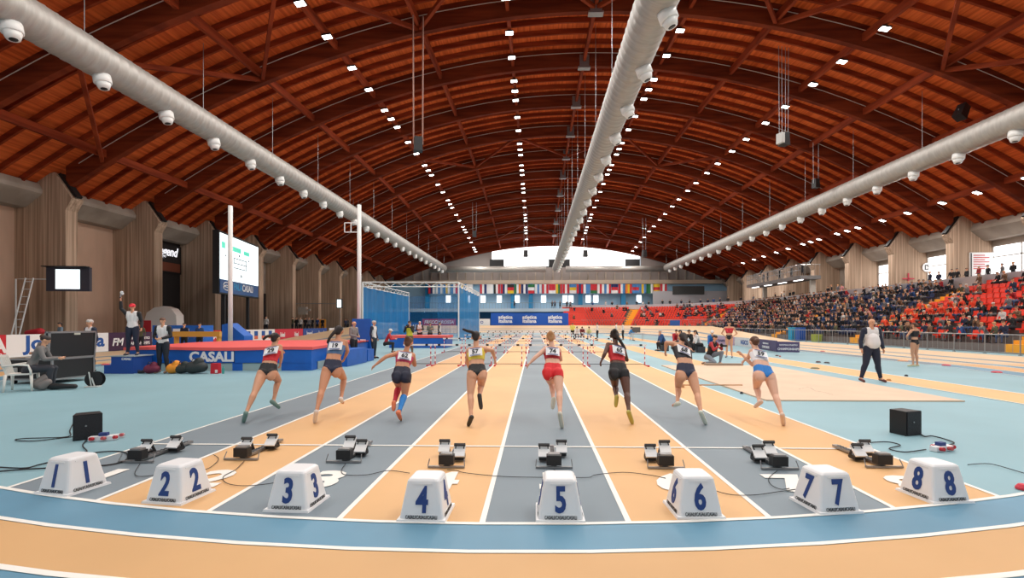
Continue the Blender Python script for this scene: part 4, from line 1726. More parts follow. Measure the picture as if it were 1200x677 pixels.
# judges far off beside the finish
for px, py, pose, lab, up_, lo_, hr, rz in (
        (671, 398, 'stand', 'far judge in yellow top near the far stand', plain(226, 214, 110), BK, HAIR_D, PI),
        (676, 398, 'sit', 'far judge in white seated next to the yellow top', GW, BK, HAIR_D, PI),
        (682, 398, 'sit', 'far judge in maroon jacket seated', plain(120, 40, 48), BK, HAIR_D, PI),
        (690, 398, 'sit', 'far judge in pale yellow seated by the judges in white', plain(220, 216, 160), plain(60, 110, 160), HAIR_D, PI),
        (700, 399, 'stand', 'far judge in white top bending beside the seated judges', GW, BK, HAIR_D, PI / 2),
        (722, 398, 'stand', 'official in white leaning over the far table', GW, BK, HAIR_D, -PI / 2),
        (730, 398.5, 'stand', 'official in white top and black trousers standing by the far table', GW, BK, HAIR_D, PI / 2),
        (737, 399, 'sit', 'person in light blue seated at the far table', plain(54, 130, 190), GW, HAIR_D, -PI / 2)):
    g = ground(px, py)
    figure(g, rz, stand_joints(1.74, 'folded', .05) if pose == 'stand' else sit_joints(.2, .02, 'desk'), lab, SKIN, hr, 'short', upper=up_, lower=lo_, shoes=BK, voxel=.022, face=False)
g = ground(746, 399)
tr = root('folding_table', (g.x, g.y, 0), 'grey folding table with a monitor by the far officials', 'table')
m = MB()
m.box((0, 0, .74), (1.4, .7, .04))
m.build('tabletop', plain(180, 182, 184), tr)
for sx in (-.6, .6):
    for sy in (-.28, .28):
        m = MB()
        m.tube([(sx, sy, 0), (sx, sy, .72)], .02, 6)
        m.build('leg', M_STEEL, tr)
m = MB()
m.box((-.1, 0, 1.05), (.9, .08, .5))
m.box((-.1, 0, .78), (.2, .2, .05))
tag(m.build('monitor', plain(90, 86, 84), loc=(g.x, g.y, 0)), 'dark monitor standing on the far folding table', 'monitor')

# ---------------------------------------------------------------- crowd
CLO = [('black', rgb(24, 24, 28), 44), ('navy', rgb(28, 36, 62), 16), ('grey', rgb(110, 108, 110), 12), ('red', rgb(160, 34, 42), 5), ('white', rgb(206, 202, 198), 6), ('brown', rgb(112, 82, 60), 9),
       ('blue', rgb(40, 74, 126), 4), ('orange-red', rgb(226, 72, 40), 0), ('olive', rgb(84, 84, 62), 4), ('pink', rgb(208, 140, 140), 2)]
CM = {n: mat('coat_' + n, c, .8) for n, c, w_ in CLO}
PANTS = [('dark', mat('pants_dark', rgb(26, 28, 36), .8)), ('denim', mat('pants_denim', rgb(58, 76, 110), .8)), ('dark', mat('pants_black', rgb(22, 22, 24), .8)), ('grey', mat('pants_grey', rgb(92, 90, 90), .8))]
HRS = [('dark', HAIR_D), ('brown', HAIR_B), ('dark', HAIR_D), ('fair', HAIR_L), ('grey', HAIR_G)]
poses = [('upright', sit_joints(.05, .02, 'lap', .42)), ('leaning', sit_joints(.3, .05, 'lap', .42)), ('clapping', sit_joints(.15, .03, 'clap', .42)), ('chin on hand', sit_joints(.28, .06, 'chin', .42)),
         ('standing', stand_joints(1.72, 'folded')), ('standing', stand_joints(1.74, 'down'))]
CROWD = []
for nm, P in poses:
    B = Body(P, (0, 1, 0), 1.06, False, .04, False)
    # hair as part of the same low mesh: material by place
    me = B.me
    hv = (B.kind == 'head')
    H = np.array(B.H)
    rel_ = B.co - H
    up_ = rel_ @ np.array(B.hu)
    fw = rel_ @ np.array(B.lk)
    hair_v = hv & ((up_ > .045) | (fw < -.02))
    slot = np.zeros(len(B.co), int)
    slot[(B.kind == 'torso') | (B.kind == 'uarm') | ((B.kind == 'farm') & (B.tt < .85))] = 1
    slot[((B.kind == 'torso') & (B.h < .06)) | (B.kind == 'thigh') | (B.kind == 'calf')] = 2
    slot[hair_v] = 3
    slot[B.kind == 'foot'] = 4
    co = B.co.copy()
    co[hair_v] += B.no[hair_v] * .018
    me.vertices.foreach_set('co', co.ravel())
    for m_ in (SKIN, CM['black'], PANTS[0][1], HAIR_D, BK):
        me.materials.append(m_)
    while len(me.materials) > 5:
        me.materials.pop(index=0)
    mi = [int(max(slot[list(p.vertices)].tolist(), key=slot[list(p.vertices)].tolist().count)) for p in me.polygons]
    me.polygons.foreach_set('material_index', mi)
    me.polygons.foreach_set('use_smooth', [True] * len(mi))
    me.update()
    CROWD.append((nm, me, co, [tuple(p.vertices) for p in me.polygons], mi))


def pick(s, r):
    Y = S0 + s
    if 34 < Y < 40.2 and 0 < r < 5 and s < 27:
        return 'orange-red' if random.random() < .75 else 'black'
    names = [c[0] for c in CLO]
    return random.choices(names, [c[2] for c in CLO])[0]


def put_person(k, p, rz, coat, pants, hair, lab, grp, sc1=1.0):
    nm, me = CROWD[k][0], CROWD[k][1]
    o = bpy.data.objects.new('person', me)
    C.objects.link(o)
    o.location = p
    o.rotation_euler = (0, 0, rz)
    o.scale = (sc1, sc1, sc1)
    for i, m_ in ((1, CM[coat]), (2, pants), (3, hair)):
        o.material_slots[i].link = 'OBJECT'
        o.material_slots[i].material = m_
    return tag(o, lab, 'person', grp)


# standing people first (concourse, corners), then the seated ones up to 300
standers = []
for i in range(70):
    s = random.choice([random.uniform(22, 33), random.uniform(22, 33), random.uniform(44, 62), random.uniform(64, 86), random.uniform(70, 84)])
    if any(abs(s - q[0]) < .55 for q in standers):
        continue
    x, y, a = stand(s, T0 + random.uniform(.45, .6))
    standers.append((s, Vector((x, y, 4.6)), a + PI / 2 + random.uniform(-.5, .5)))
nper = 0
for s, p, a in standers:
    if not in_frame(p):
        continue
    coat = random.choices([c[0] for c in CLO], [c[2] for c in CLO])[0]
    hn, hm = random.choice(HRS)
    put_person(random.choice((4, 5)), p, a, coat, random.choice(PANTS)[1], hm,
               'spectator in %s coat with %s hair standing behind the parapet %s' % (coat, hn, BLK(s)), 'spectators standing behind the parapet', random.uniform(.95, 1.04))
    nper += 1
NS = 300 - nper
stuff = MB()
MLIST = [SKIN] + [CM[c[0]] for c in CLO] + [PANTS[0][1], PANTS[1][1], HAIR_D, HAIR_B, BK]
for i, (s, r) in enumerate(sitters):
    p, a = seat_pose(s, r, -.02)
    k = random.choices((0, 1, 2, 3), (4, 4, 1, 2))[0]
    coat = pick(s, r)
    pn, pm = random.choice(PANTS)
    hn, hm = random.choice(HRS)
    rz = a + PI + random.uniform(-.2, .2)
    if i < NS:
        o = put_person(k, p, rz, coat, pm, hm, '%s spectator in %s coat with %s hair, %s row %s' % (('sitting upright', 'leaning forward', 'clapping', 'chin-on-hand')[k], coat, hn, ORD[r], BLK(s)),
                   'seated spectators on the side stand', random.uniform(.93, 1.04))
    else:
        nm, me, co, fs, mi = CROWD[k]
        ca, sa = math.cos(rz), math.sin(rz)
        mp = {0: 0, 1: 1 + [c[0] for c in CLO].index(coat), 2: 11 + (pn == 'denim'), 3: 13 + (hn == 'brown'), 4: 15}
        n0 = len(stuff.v)
        stuff.v += [(v[0] * ca - v[1] * sa + p.x, v[0] * sa + v[1] * ca + p.y, v[2] + p.z) for v in co]
        stuff.f += [tuple(q + n0 for q in f) for f in fs]
        stuff.mi += [mp[q] for q in mi]
if stuff.v:
    tag(stuff.build('spectator_crowd', MLIST, smooth=True), 'the packed farther spectators seated towards the curved end', 'crowd', kind='stuff')

def yb_(px, x):
    return x / math.tan(math.atan((px - CX) / FPX) - YAW)


m = MB()
m.box2((-28.3, 47.5, 0), (-26.2, 84, .6))
tag(m.build('low_platform', M_STEP), 'long low grey platform behind the boards under the onlookers', 'platform')
# people on the far gallery and behind the left boards
for px, lab, coat in ((603, 'gym user in dark clothes on the far gallery behind the banner', 'black'), (650, 'two-toned figure on the far gallery near the small bright windows', 'navy'),
                      (656, 'dark figure standing beside a gallery window above the banner end', 'black'), (647, 'dark figure with raised shoulders by the blue column', 'black'),
                      (664, 'dark figure high behind the top row of red seats', 'black'), (668, 'second dark figure high behind the red seats', 'grey')):
    p = at(px, 355, YF - 3.5)
    put_person(random.choice((4, 5)), Vector((p.x, YF - 4.2, 4.75 if px < 645 else 4.6)), PI + random.uniform(-1, 1), coat, PANTS[0][1], HAIR_D, lab, None, 1.05)
for k, (px, coat, what) in enumerate(((343, 'olive', 'green vest'), (347.5, 'black', 'black coat'), (352, 'white', 'white shirt'), (358, 'black', 'black jacket'), (362, 'grey', 'grey top'), (366, 'black', 'dark top'),
                                      (372, 'blue', 'blue top'), (378, 'black', 'black shirt'), (312, 'white', 'white shirt, arm stretched'), (405, 'navy', 'navy top'), (408, 'grey', 'grey coat'))):
    put_person(4 if k % 2 else 5, Vector((-27.0, yb_(px, -27.0), .6)), PI + random.uniform(-1, 1), coat, PANTS[0][1], HAIR_D, 'onlooker in %s behind the boards, %s along the scoreboard wall' % (what, ORD[k]), 'onlookers behind the boards', 1.04)
for px, coat, lab in ((216, 'navy', 'dark-haired person in navy seated on the wooden bench behind the boards'), (234, 'blue', 'person in blue top seated on the wooden bench'), (165, 'olive', 'person in pale yellow jacket behind the starter')):
    p = at(px, 385, 29)
    put_person(5, Vector((p.x, p.y, -.05)), PI, coat, PANTS[0][1], HAIR_D, lab, None, 1.0)

# ================================================================== THINGS ON THE FLOOR
# lane marker boxes
MK = [((78, 583.2), (39, 579.5), 1), ((212, 593.3), (165, 590.3), 1), ((361, 602), (307.5, 600.3), 1), ((522, 613.8), (464, 612.3), 1), ((687, 613.8), (628, 613.2), 1),
      ((793.7, 609.5), (851, 609.2), -1), ((961, 604.6), (1018.5, 602), -1), ((1094, 592), (1150, 590), -1)]
MSZ = .42


def marker(i):
    cpx, lpx, sg = MK[i]
    Cn, Ln = ground(*cpx), ground(*lpx)
    u = Vector((Ln.x - Cn.x, Ln.y - Cn.y, 0)).normalized()
    v = Vector((-u.y, u.x, 0))
    if v.y < 0:
        v = -v
    ctr = Vector((Cn.x, Cn.y, 0)) + (u + v) * MSZ / 2
    e = u if u.x > 0 else -u
    rz = math.atan2(e.y, e.x)
    pos = ('beside the flight case side', '', '', '', '', '', '', '')[i]
    r0 = root('lane_marker', ctr, 'white lane marker box with blue numeral %d' % (i + 1), 'lane marker', 'numbered lane marker boxes', rz)
    return r0


H_ = .345
for i in range(8):
    r0 = marker(i)
    m = MB()
    w0, w1 = .375, .265
    seq = [(w0 / 2, .02), (w0 / 2 - .002, .05), (w1 / 2 + .008, H_ - .045), (w1 / 2 + .003, H_ - .02), (w1 / 2 - .008, H_ - .006), (w1 / 2 - .02, H_)]
    rc = .026
    ring = []
    for hw, z in seq:
        pts = []
        for qx, qy, a0 in ((1, 1, 0), (-1, 1, 90), (-1, -1, 180), (1, -1, 270)):
            for da in (0, 30, 60, 90):
                t = math.radians(a0 + da)
                pts.append((qx * (hw - rc) + rc * math.cos(t), qy * (hw - rc) + rc * math.sin(t), z))
        ring.append(pts)
    vs = [p for rg in ring for p in rg]
    fs = []
    n = 16
    for a in range(len(seq) - 1):
        for k in range(n):
            fs.append((a * n + k, a * n + (k + 1) % n, (a + 1) * n + (k + 1) % n, (a + 1) * n + k))
    fs.append(tuple((len(seq) - 1) * n + k for k in range(n)))
    m.add(vs, fs)
    sh = m.build('shell', M_WHITE, r0, smooth=False)
    m = MB()
    m.box((0, 0, .012), (MSZ, MSZ, .024), taper=.97)
    m.build('base_flange', M_WHITE, r0)
    tilt = math.atan2((w0 - w1) / 2 - .010, H_ - .095)
    for k in range(4):
        a = k * PI / 2 - PI / 2
        nrm = Vector((math.cos(a), math.sin(a), 0))
        rt = Vector((-nrm.y, nrm.x, 0))
        upv = (Vector((0, 0, 1)) * math.cos(tilt) - nrm * math.sin(tilt))
        nn = rt.cross(upv)
        # recessed panel border
        zc = H_ * .53
        hw = w0 / 2 - .002 - (zc - .05) * math.tan(tilt) + .001
        c = nrm * hw + Vector((0, 0, zc))
        for (a0, a1, b0, b1) in ((-.115, .115, -.128, -.12), (-.085, .085, .122, .13)):
            m = MB()
            m.add([c + rt * a0 + upv * b0 + nn * .004, c + rt * a1 + upv * b0 + nn * .004, c + rt * a1 + upv * b1 + nn * .004, c + rt * a0 + upv * b1 + nn * .004,
                   c + rt * a0 + upv * b0, c + rt * a1 + upv * b0, c + rt * a1 + upv * b1, c + rt * a0 + upv * b1], [(0, 1, 2, 3), (0, 4, 5, 1), (1, 5, 6, 2), (2, 6, 7, 3), (3, 7, 4, 0)])
            m.build('panel_ridge', M_WHITE, sh)
        Mx = parent_matrix(r0)
        R3 = Mx.to_3x3()
        text(str(i + 1), .29, Mx @ (c + nn * .002), R3 @ rt, R3 @ upv, M_INK, r0, 'numeral', .006, .009, .7)
        cb = nrm * (w0 / 2 - .001) + Vector((0, 0, .042))
        text('CASALI/CASALI/CASALI', .04, Mx @ (cb + nn * .004), R3 @ rt, R3 @ upv, M_INKB, r0, 'brand_lettering', .002, .0006, .66)

# starting blocks
BLKS = [((164, 541), -1, (187, 526), (193, 531)), ((286, 538), -1, None, None), ((405, 541), 1, None, None), ((524, 547), 1, None, None), ((649, 547.5), -1, None, None), ((779, 548), -1, None, None), ((911, 549), -1, None, None), ((1032, 547), -1, None, None)]
for i, (bp, sg, _, _) in enumerate(BLKS):
    g = ground(*bp)
    lane = (LX[i] + LX[i + 1]) / 2
    r0 = root('starting_block', (g.x, g.y, 0), 'metal starting block with black sensor box behind marker box %d' % (i + 1), 'starting block', 'starting blocks', .03 * (3.5 - i) * 0)
    m = MB()
    m.box((0, .42, .035), (.07, .9, .03))
    for k in range(12):
        m.box((0, .12 + k * .06, .055), (.05, .012, .012))
    m.build('rail', M_STEEL, r0)
    m = MB()
    m.box((0, -.03, .10), (.17, .10, .11))
    m.box((0, -.03, .165), (.13, .085, .02), mi=1)
    m.build('sensor_box', [M_BLACK, M_STEEL], r0)
    m = MB()
    m.box((0, -.06, .02), (.42, .03, .02))
    m.tube([(-.21, -.06, .03), (-.2, -.02, .1)], .006, 5)
    m.tube([(.21, -.06, .03), (.2, -.02, .1)], .006, 5)
    m.build('stabiliser', M_STEEL, r0)
    for sx, yy in ((-.11, .22 if sg < 0 else .42), (.11, .42 if sg < 0 else .22)):
        m = MB()
        R = Matrix.Rotation(-.85, 3, 'X')
        m.box((sx, yy, .13), (.135, .02, .16), M=R)
        m.box((sx, yy + .02, .20), (.135, .03, .025), M=R, mi=1)
        m.box((sx, yy + .03, .05), (.12, .12, .05), mi=1)
        m.beam((sx - .05, yy + .1, .03), (sx - .05, yy + .02, .17), .012, .03, mi=1)
        m.beam((sx + .05, yy + .1, .03), (sx + .05, yy + .02, .17), .012, .03, mi=1)
        m.build('foot_pedal', [plain(240, 240, 238), M_BLACK], r0)

# cables between blocks
def cable(pts, name, lab, r=.006, cat='cable', grp=None):
    P = []
    pts = [Vector(p) for p in pts]
    for i in range(len(pts) - 1):
        p0, p1, p2, p3 = pts[max(i - 1, 0)], pts[i], pts[i + 1], pts[min(i + 2, len(pts) - 1)]
        for k in range(5):
            t = k / 5
            P.append(.5 * ((2 * p1) + (p2 - p0) * t + (2 * p0 - 5 * p1 + 4 * p2 - p3) * t * t + (3 * p1 - p0 - 3 * p2 + p3) * t ** 3))
    P.append(pts[-1])
    m = MB()
    m.tube(P, r, 5)
    return tag(m.build(name, M_CABLE, smooth=True), lab, cat, grp)


def gp(*pts):
    out = []
    for px, py in pts:
        v = ground(px, py)
        out.append(Vector((v.x, v.y, .018)))
    return out


cable(gp((164, 545), (158, 556), (166, 560), (200, 556), (240, 552), (256, 540), (250, 534)), 'block_cable', 'thin black cable looping between the blocks of lanes 1 and 2', .004)
cable(gp((286, 542), (276, 552), (262, 560), (266, 568), (290, 571), (330, 566), (345, 560)), 'block_cable', 'thin black cable looping from the lane 2 block over the ochre lane', .004)
cable(gp((405, 545), (400, 553), (405, 558), (430, 558), (455, 553), (480, 556)), 'block_cable', 'thin black cable running from the lane 3 block towards lane 4', .004)
cable(gp((524, 552), (535, 553), (548, 556), (590, 560), (635, 561), (660, 561)), 'block_cable', 'thin black cable crossing from the lane 4 block to lane 5', .004)
cable(gp((649, 552), (665, 560), (690, 561), (698, 558), (730, 555), (760, 558), (780, 562)), 'block_cable', 'thin black cable crossing the white line behind marker boxes five and six', .004)
cable(gp((790, 552), (800, 560), (845, 579), (880, 582), (912, 578), (940, 574)), 'block_cable', 'thin black cable swinging wide past marker box six to the grey lane', .004)
cable(gp((911, 553), (901, 562), (904, 570), (915, 575), (925, 574)), 'block_cable', 'short black cable hanging behind the lane 7 block', .004)
cable(gp((89, 491), (82, 505), (79, 513), (30, 515), (18, 517), (40, 518), (86, 513)), 'speaker_cable', 'black cable looping beside the loudspeaker left of lane 1', .008)
cable(gp((0, 549), (30, 550), (50, 545), (110, 532), (145, 531), (148, 540), (130, 546), (100, 548), (40, 551), (0, 554)), 'floor_cable', 'long double black cable leading past marker box 1', .009)
cable(gp((110, 510), (97, 522), (102, 530), (95, 532)), 'floor_cable', 'black cable dropping from the power sockets near lane 1', .008)
cable(gp((1016, 520), (1040, 519), (1055, 523), (1042, 527), (1060, 531), (1085, 528)), 'floor_cable', 'black cable lying between lane 8 and the power sockets', .008)
cable(gp((1073, 503), (1082, 512), (1092, 512), (1105, 515), (1118, 520), (1110, 523)), 'speaker_cable', 'tangled black cable behind the loudspeaker outside lane 8', .009)
cable(gp((1134, 546), (1160, 545), (1190, 553), (1200, 556)), 'floor_cable', 'thin black cable beside marker box 8 running outward', .005)


def floor_speaker(px, py, rz, lab, s=1.0):
    g = ground(px, py)
    r0 = root('loudspeaker', (g.x, g.y, 0), lab, 'loudspeaker', 'floor loudspeakers', rz)
    m = MB()
    poly = [(-.16, -.13), (.16, -.13), (.13, .13), (-.13, .13)]
    m.prism([(x * s, y * s) for x, y in poly], 0.0, .36 * s, 'z')
    m.build('cabinet', M_BLACK, r0)
    m = MB()
    m.box((0, -.136 * s, .18 * s), (.29 * s, .014, .33 * s))
    m.build('grille', mat('grille_black', rgb(34, 34, 38), .7, bump=.5, nscale=(60, 60, 60), noise=.2), r0)
    m = MB()
    m.tube([(-.02 * s, -.145 * s, .2 * s), (-.02 * s, -.15 * s, .2 * s)], .012, 10)
    m.build('badge', M_STEEL, r0)


floor_speaker(103, 513, .75, 'black floor loudspeaker on the blue floor outside lane 1')
floor_speaker(1060, 508, .35, 'black floor loudspeaker on the blue floor outside lane 8')
for px, py, lab in ((121, 516, 'lane 1'), (1104, 528, 'lane 8')):
    g = ground(px, py)
    r0 = root('power_socket_box', (g.x, g.y, 0), 'white power socket strips with red caps outside %s' % lab, 'power socket', 'power socket clusters', .3)
    m = MB()
    m.box((0, 0, .035), (.32, .09, .06))
    m.box((.06, .1, .03), (.28, .08, .055), rz=.4)
    m.build('strip', M_WHITE, r0)
    for k, (x, y) in enumerate(((-.1, -.05), (.04, -.05), (.16, .0), (.18, .14), (-.04, .1))):
        m = MB()
        m.tube([(x, y, .04), (x - .01, y - .05, .05)], .024, 8)
        m.build('plug', (plain(190, 40, 48), plain(200, 90, 90))[k % 2], r0)
    m = MB()
    m.box((0, .02, .085), (.1, .07, .05))
    m.build('adapter', plain(40, 60, 120), r0)

# hurdles
m = MB()
hurd = root('hurdle', (0, 0, 0), '', 'hurdle', 'hurdles set in rows on the sprint lanes')
M_RW = mat('hurdle_red', rgb(196, 40, 56), .5)
for sx in (-.52, .52):
    m = MB()
    for k in range(8):
        m.box((sx, 0, .05 + .098 * (k + .5)), (.034, .026, .098), mi=k % 2)
    m.build('upright', [M_RW, M_WHITE], hurd)
    m = MB()
    m.box((sx, -.33, .025), (.045, .7, .03))
    m.box((sx, -.62, .03), (.07, .12, .055), mi=0)
    m.build('foot', [M_RW], hurd)
m = MB()
m.box((0, -.01, .805), (1.18, .022, .07))
hb = m.build('crossbar', M_WHITE, hurd)
for sx in (-.36, .36):
    m = MB()
    m.box((sx, -.024, .805), (.11, .008, .072))
    m.build('bar_mark', M_BLACK, hb)
m = MB()
m.tube([(-.52, 0, .05), (.52, 0, .05)], .012, 6)
m.build('lower_rod', M_BLACK, hurd)
first = True
RN = ['nearest', 'second', 'third', 'fourth', 'fifth']
for r in range(5):
    for k in range(8):
        o = hurd if first else copy_tree(hurd)
        first = False
        o.location = ((LX[k] + LX[k + 1]) / 2, 6.6 + 13 + 8.5 * r, 0)
        o['label'] = 'white-barred hurdle on lane %d in the %s row of hurdles' % (k + 1, RN[r])

# ---------------------------------------------------------------- flight case and desk
r0 = root('flight_case', (-13.15, 13.0, 0), 'open black flight case with metal edges and its lid raised', 'flight case', rz=-.02)
# local: x from -1.35 to 0, y 0..1.35
m = MB()
m.box2((-1.3, 0.02, .13), (-.02, 1.25, .68))
m.build('case_body', M_BLACK, r0)
m = MB()
E = .022


def edges(m, a, b, r=E):
    xs_, ys_, zs_ = (a[0], b[0]), (a[1], b[1]), (a[2], b[2])
    for x in xs_:
        for y in ys_:
            m.box2((x - r, y - r, zs_[0]), (x + r, y + r, zs_[1]))
    for z in zs_:
        for x in xs_:
            m.box2((x - r, ys_[0] - r, z - r), (x + r, ys_[1] + r, z + r))
        for y in ys_:
            m.box2((xs_[0] - r, y - r, z - r), (xs_[1] + r, y + r, z + r))


edges(m, (-1.3, .02, .13), (-.02, 1.25, .68))
m.build('metal_edging', M_STEEL, r0)
for x in (-1.1, -.55):
    m = MB()
    m.box((x, -.005, .38), (.2, .03, .14))
    m.box((x, -.02, .38), (.1, .02, .06))
    m.build('latch', plain(170, 168, 164), r0)
for x in (-1.2, -.12):
    for y in (.12, 1.15):
        m = MB()
        m.tube([(x - .02, y, .055), (x + .02, y, .055)], .055, 12)
        m.box((x, y, .11), (.08, .08, .04))
        m.build('caster', M_BLACK, r0)
lid = MB()
lid.box((0, 0, 0), (.10, 1.34, .72))
lidR = Matrix.Rotation(.10, 3, 'Y')
lo = lid.build('lid', M_BLACK, r0)
lo.location = (-.12, .66, 1.06)
lo.rotation_euler = (0, .06, -.02)
m = MB()
edges(m, (-.05, -.67, -.36), (.05, .67, .36))
m.build('lid_edging', M_STEEL, lo)
m = MB()
m.box((.06, .1, .33), (.02, .18, .09))
m.build('lid_latch', plain(200, 196, 180), lo)
# items on the case
m = MB()
m.tube([(0, 0, 0), (0, 0, .17), (0, 0, .2), (0, 0, .24)], [.034, .034, .014, .014], 12)
tag(m.build('water_bottle', mat('bottle_plastic', rgb(150, 190, 196), .2, alpha=.75), loc=(-13.75, 13.15, .70)), 'clear plastic water bottle on the flight case', 'bottle')
m = MB()
m.box((0, 0, .01), (.3, .34, .02))
m.box((.14, 0, .12), (.015, .34, .22))
tag(m.build('laptop', plain(210, 208, 206), loc=(-14.0, 13.4, .70)), 'pale laptop open on the flight case before the typing operator', 'laptop')
# bag by the case
g = ground(42, 457)
m = MB()
m.capsule((0, 0, .16), (.1, .05, .3), .15, .1, 12)
m.capsule((.12, -.04, .12), (.2, 0, .2), .11, .09, 12)
tag(m.build('bag', plain(120, 112, 108), loc=(g.x + .1, g.y, 0), smooth=True), 'slumped grey bag on the floor at the flight case corner', 'bag')
m = MB()
m.capsule((0, 0, .09), (.5, .1, .08), .08, .06, 10)
tag(m.build('cable_bag', M_BLACK, loc=(g.x + .35, g.y + .05, 0), smooth=True), 'flat black bag lying under the flight case edge', 'bag')

# white plastic armchair
r0 = root('plastic_chair', CH + Vector((-.12, .05, 0)), 'white plastic garden armchair under the typing operator', 'chair', rz=-PI / 2 + .55)
PW = plain(226, 222, 214, .4)
m = MB()
m.box((0, .02, .42), (.46, .44, .035))
m.build('seat', PW, r0)
m = MB()
for k in range(6):
    x = -.2 + .08 * k
    m.beam((x, -.2, .42), (x * 1.1, -.32, .86), .05, .02, up=(1, 0, 0))
m.box((0, -.33, .87), (.5, .04, .06))
m.build('backrest', PW, r0)
for sx in (-1, 1):
    m = MB()
    m.tube([(sx * .25, -.28, .62), (sx * .28, .0, .66), (sx * .28, .2, .64), (sx * .26, .24, .5), (sx * .25, .24, .4)], .024, 8)
    m.build('armrest', PW, r0, True)
    for sy in (-.22, .24):
        m = MB()
        m.tube([(sx * .22, sy, .42), (sx * .27, sy * 1.1, 0)], [.035, .022], 8)
        m.build('leg', PW, r0, True)
# cable reel
g = ground(111.5, 453)
r0 = root('cable_reel', (g.x, g.y, .2), 'black cable reel on a small stand beside the flight case', 'cable reel', rz=.3)
m = MB()
m.tube([(-.08, 0, 0), (-.075, 0, 0), (-.07, 0, 0)], [.2, .2, .1], 20)
m.tube([(.08, 0, 0), (.075, 0, 0), (.07, 0, 0)], [.2, .2, .1], 20)
o = m.build('flange', M_BLACK, r0)
o.rotation_euler = (0, 0, PI / 2)
m = MB()
m.tube([(0, -.07, 0), (0, .07, 0)], .12, 16)
m.build('wound_cable', M_CABLE, r0)
m = MB()
m.beam((-.02, -.12, -.19), (-.08, -.12, .2), .03, .02)
m.beam((.05, -.12, -.19), (-.02, -.12, .05), .03, .02)
m.box((0, -.1, -.18), (.3, .2, .03))
m.build('stand', plain(200, 204, 200), r0)

# podium
r0 = root('starter_podium', POD, 'blue carpeted starter podium with two steps', 'podium')
m = MB()
m.box2((-.36, -.38, 0), (.4, .4, .56))
m.build('box', mat('podium_blue', rgb(20, 70, 150), .7), r0)
m = MB()
m.box2((-.40, -.40, .56), (.44, .44, .59))
m.build('top_board', plain(150, 160, 164), r0)
m = MB()
m.box2((-.62, -.36, 0), (-.37, .36, .28))
m.build('step', mat('podium_blue', rgb(20, 70, 150), .7), r0)
text('CASALI', .11, POD + Vector((.16, -.385, .49)), (1, 0, 0), (0, 0, 1), M_WHITE, r0, 'brand_lettering', .006, .003, .9)

# bags and bottles before the mat
for px, py, w_, h_, c, lab, cat in ((178.5, 437.5, .42, .32, (110, 34, 62), 'maroon rucksack on the floor near the podium', 'bag'), (166, 437.5, .3, .1, (34, 36, 42), 'flat dark bag lying beside the maroon rucksack', 'bag'),
                                    (205, 437.5, .38, .36, (232, 146, 40), 'orange rucksack on the floor by the standing official', 'bag'), (215, 437.5, .4, .34, (40, 48, 46), 'dark green bag behind the orange rucksack', 'bag'),
                                    (231, 437.5, .6, .44, (46, 52, 52), 'large black kit bag leaning on the landing mat', 'bag')):
    g = ground(px, py)
    h_ *= 1.3
    r0 = root('sports_bag', (g.x, g.y, 0), lab, cat, 'bags before the landing mat')
    m = MB()
    m.capsule((-w_ * .28, 0, h_ * .35), (w_ * .28, 0, h_ * .38), h_ * .36, h_ * .3, 12)
    m.capsule((-w_ * .05, .02, h_ * .4), (w_ * .1, .02, h_ * .68), h_ * .34, h_ * .26, 12)
    m.build('bag_body', plain(*c), r0, True)
    m = MB()
    m.tube([(-w_ * .2, -.1, h_ * .7), (-w_ * .05, -.12, h_ * .95), (w_ * .15, -.1, h_ * .85)], .012, 5)
    m.build('strap', M_BLACK, r0)
g = ground(253, 437.4)
m = MB()
m.box((0, 0, .17), (.26, .18, .34), taper=.92)
m.box((.08, -.1, .08), (.07, .03, .1), mi=1)
tag(m.build('cool_box', [plain(196, 30, 44), GW], loc=(g.x, g.y, 0)), 'small red bag standing against the landing mat under the lettering', 'bag')
g = ground(258.5, 437.6)
m = MB()
m.tube([(0, 0, 0), (0, 0, .18), (0, 0, .2), (0, 0, .24)], [.035, .035, .018, .018], 10)
tag(m.build('drinking_bottle', plain(60, 150, 140), loc=(g.x + .1, g.y - .02, 0)), 'small teal bottle beside the red bag', 'bottle')

# landing mat
MX0, MX1, MY0, MY1 = -14.3, -7.9, 16.75, 25.0
r0 = root('landing_mat', (MX0, MY0, 0), 'big blue landing mat with red top and CASALI lettering', 'landing mat')
m = MB()
L = MX1 - MX0
m.box2((0, 0, .28), (L, MY1 - MY0, .74), 0)
for a, c in ((0, .6), (2.2, 2.65), (3.65, 4.0), (6.05 - .7, L)):
    m.box2((a, .02, 0), (c, .6, .28), 0)
m.box2((0, .5, 0), (L, MY1 - MY0, .28), 1)
m.build('foam_block', [M_MATBLUE, plain(150, 168, 168)], r0)
for a, c in ((.6, 2.2), (2.65, 3.65), (4.0, 5.35)):
    m = MB()
    m.box2((a, .03, .0), (c, .08, .26))
    m.build('pallet_panel', plain(156, 178, 178), r0)
m = MB()
n = 12
for i in range(n + 1):
    t = i / n
    sag = .05 * math.sin(t * 9) - .03
    m.v += [(-.05 + (L + .1) * t, -.04, .74 + sag * .4), (-.05 + (L + .1) * t, -.03, .84 + sag * .3), (-.05 + (L + .1) * t, 4, .86), (-.05 + (L + .1) * t, MY1 - MY0 + .04, .80)]
for i in range(n):
    for k in range(3):
        a = i * 4 + k
        m.f.append((a, a + 4, a + 5, a + 1))
m.f.append((0, 1, 2, 3))
m.f.append((4 * n + 3, 4 * n + 2, 4 * n + 1, 4 * n))
m.mi = [0] * len(m.f)
m.build('red_cover', M_MATRED, r0)
m = MB()
m.box2((3.7, -.01, .28), (3.74, .0, .74))
m.build('seam_strap', plain(10, 40, 90), r0)
p1 = ground(234, 435)
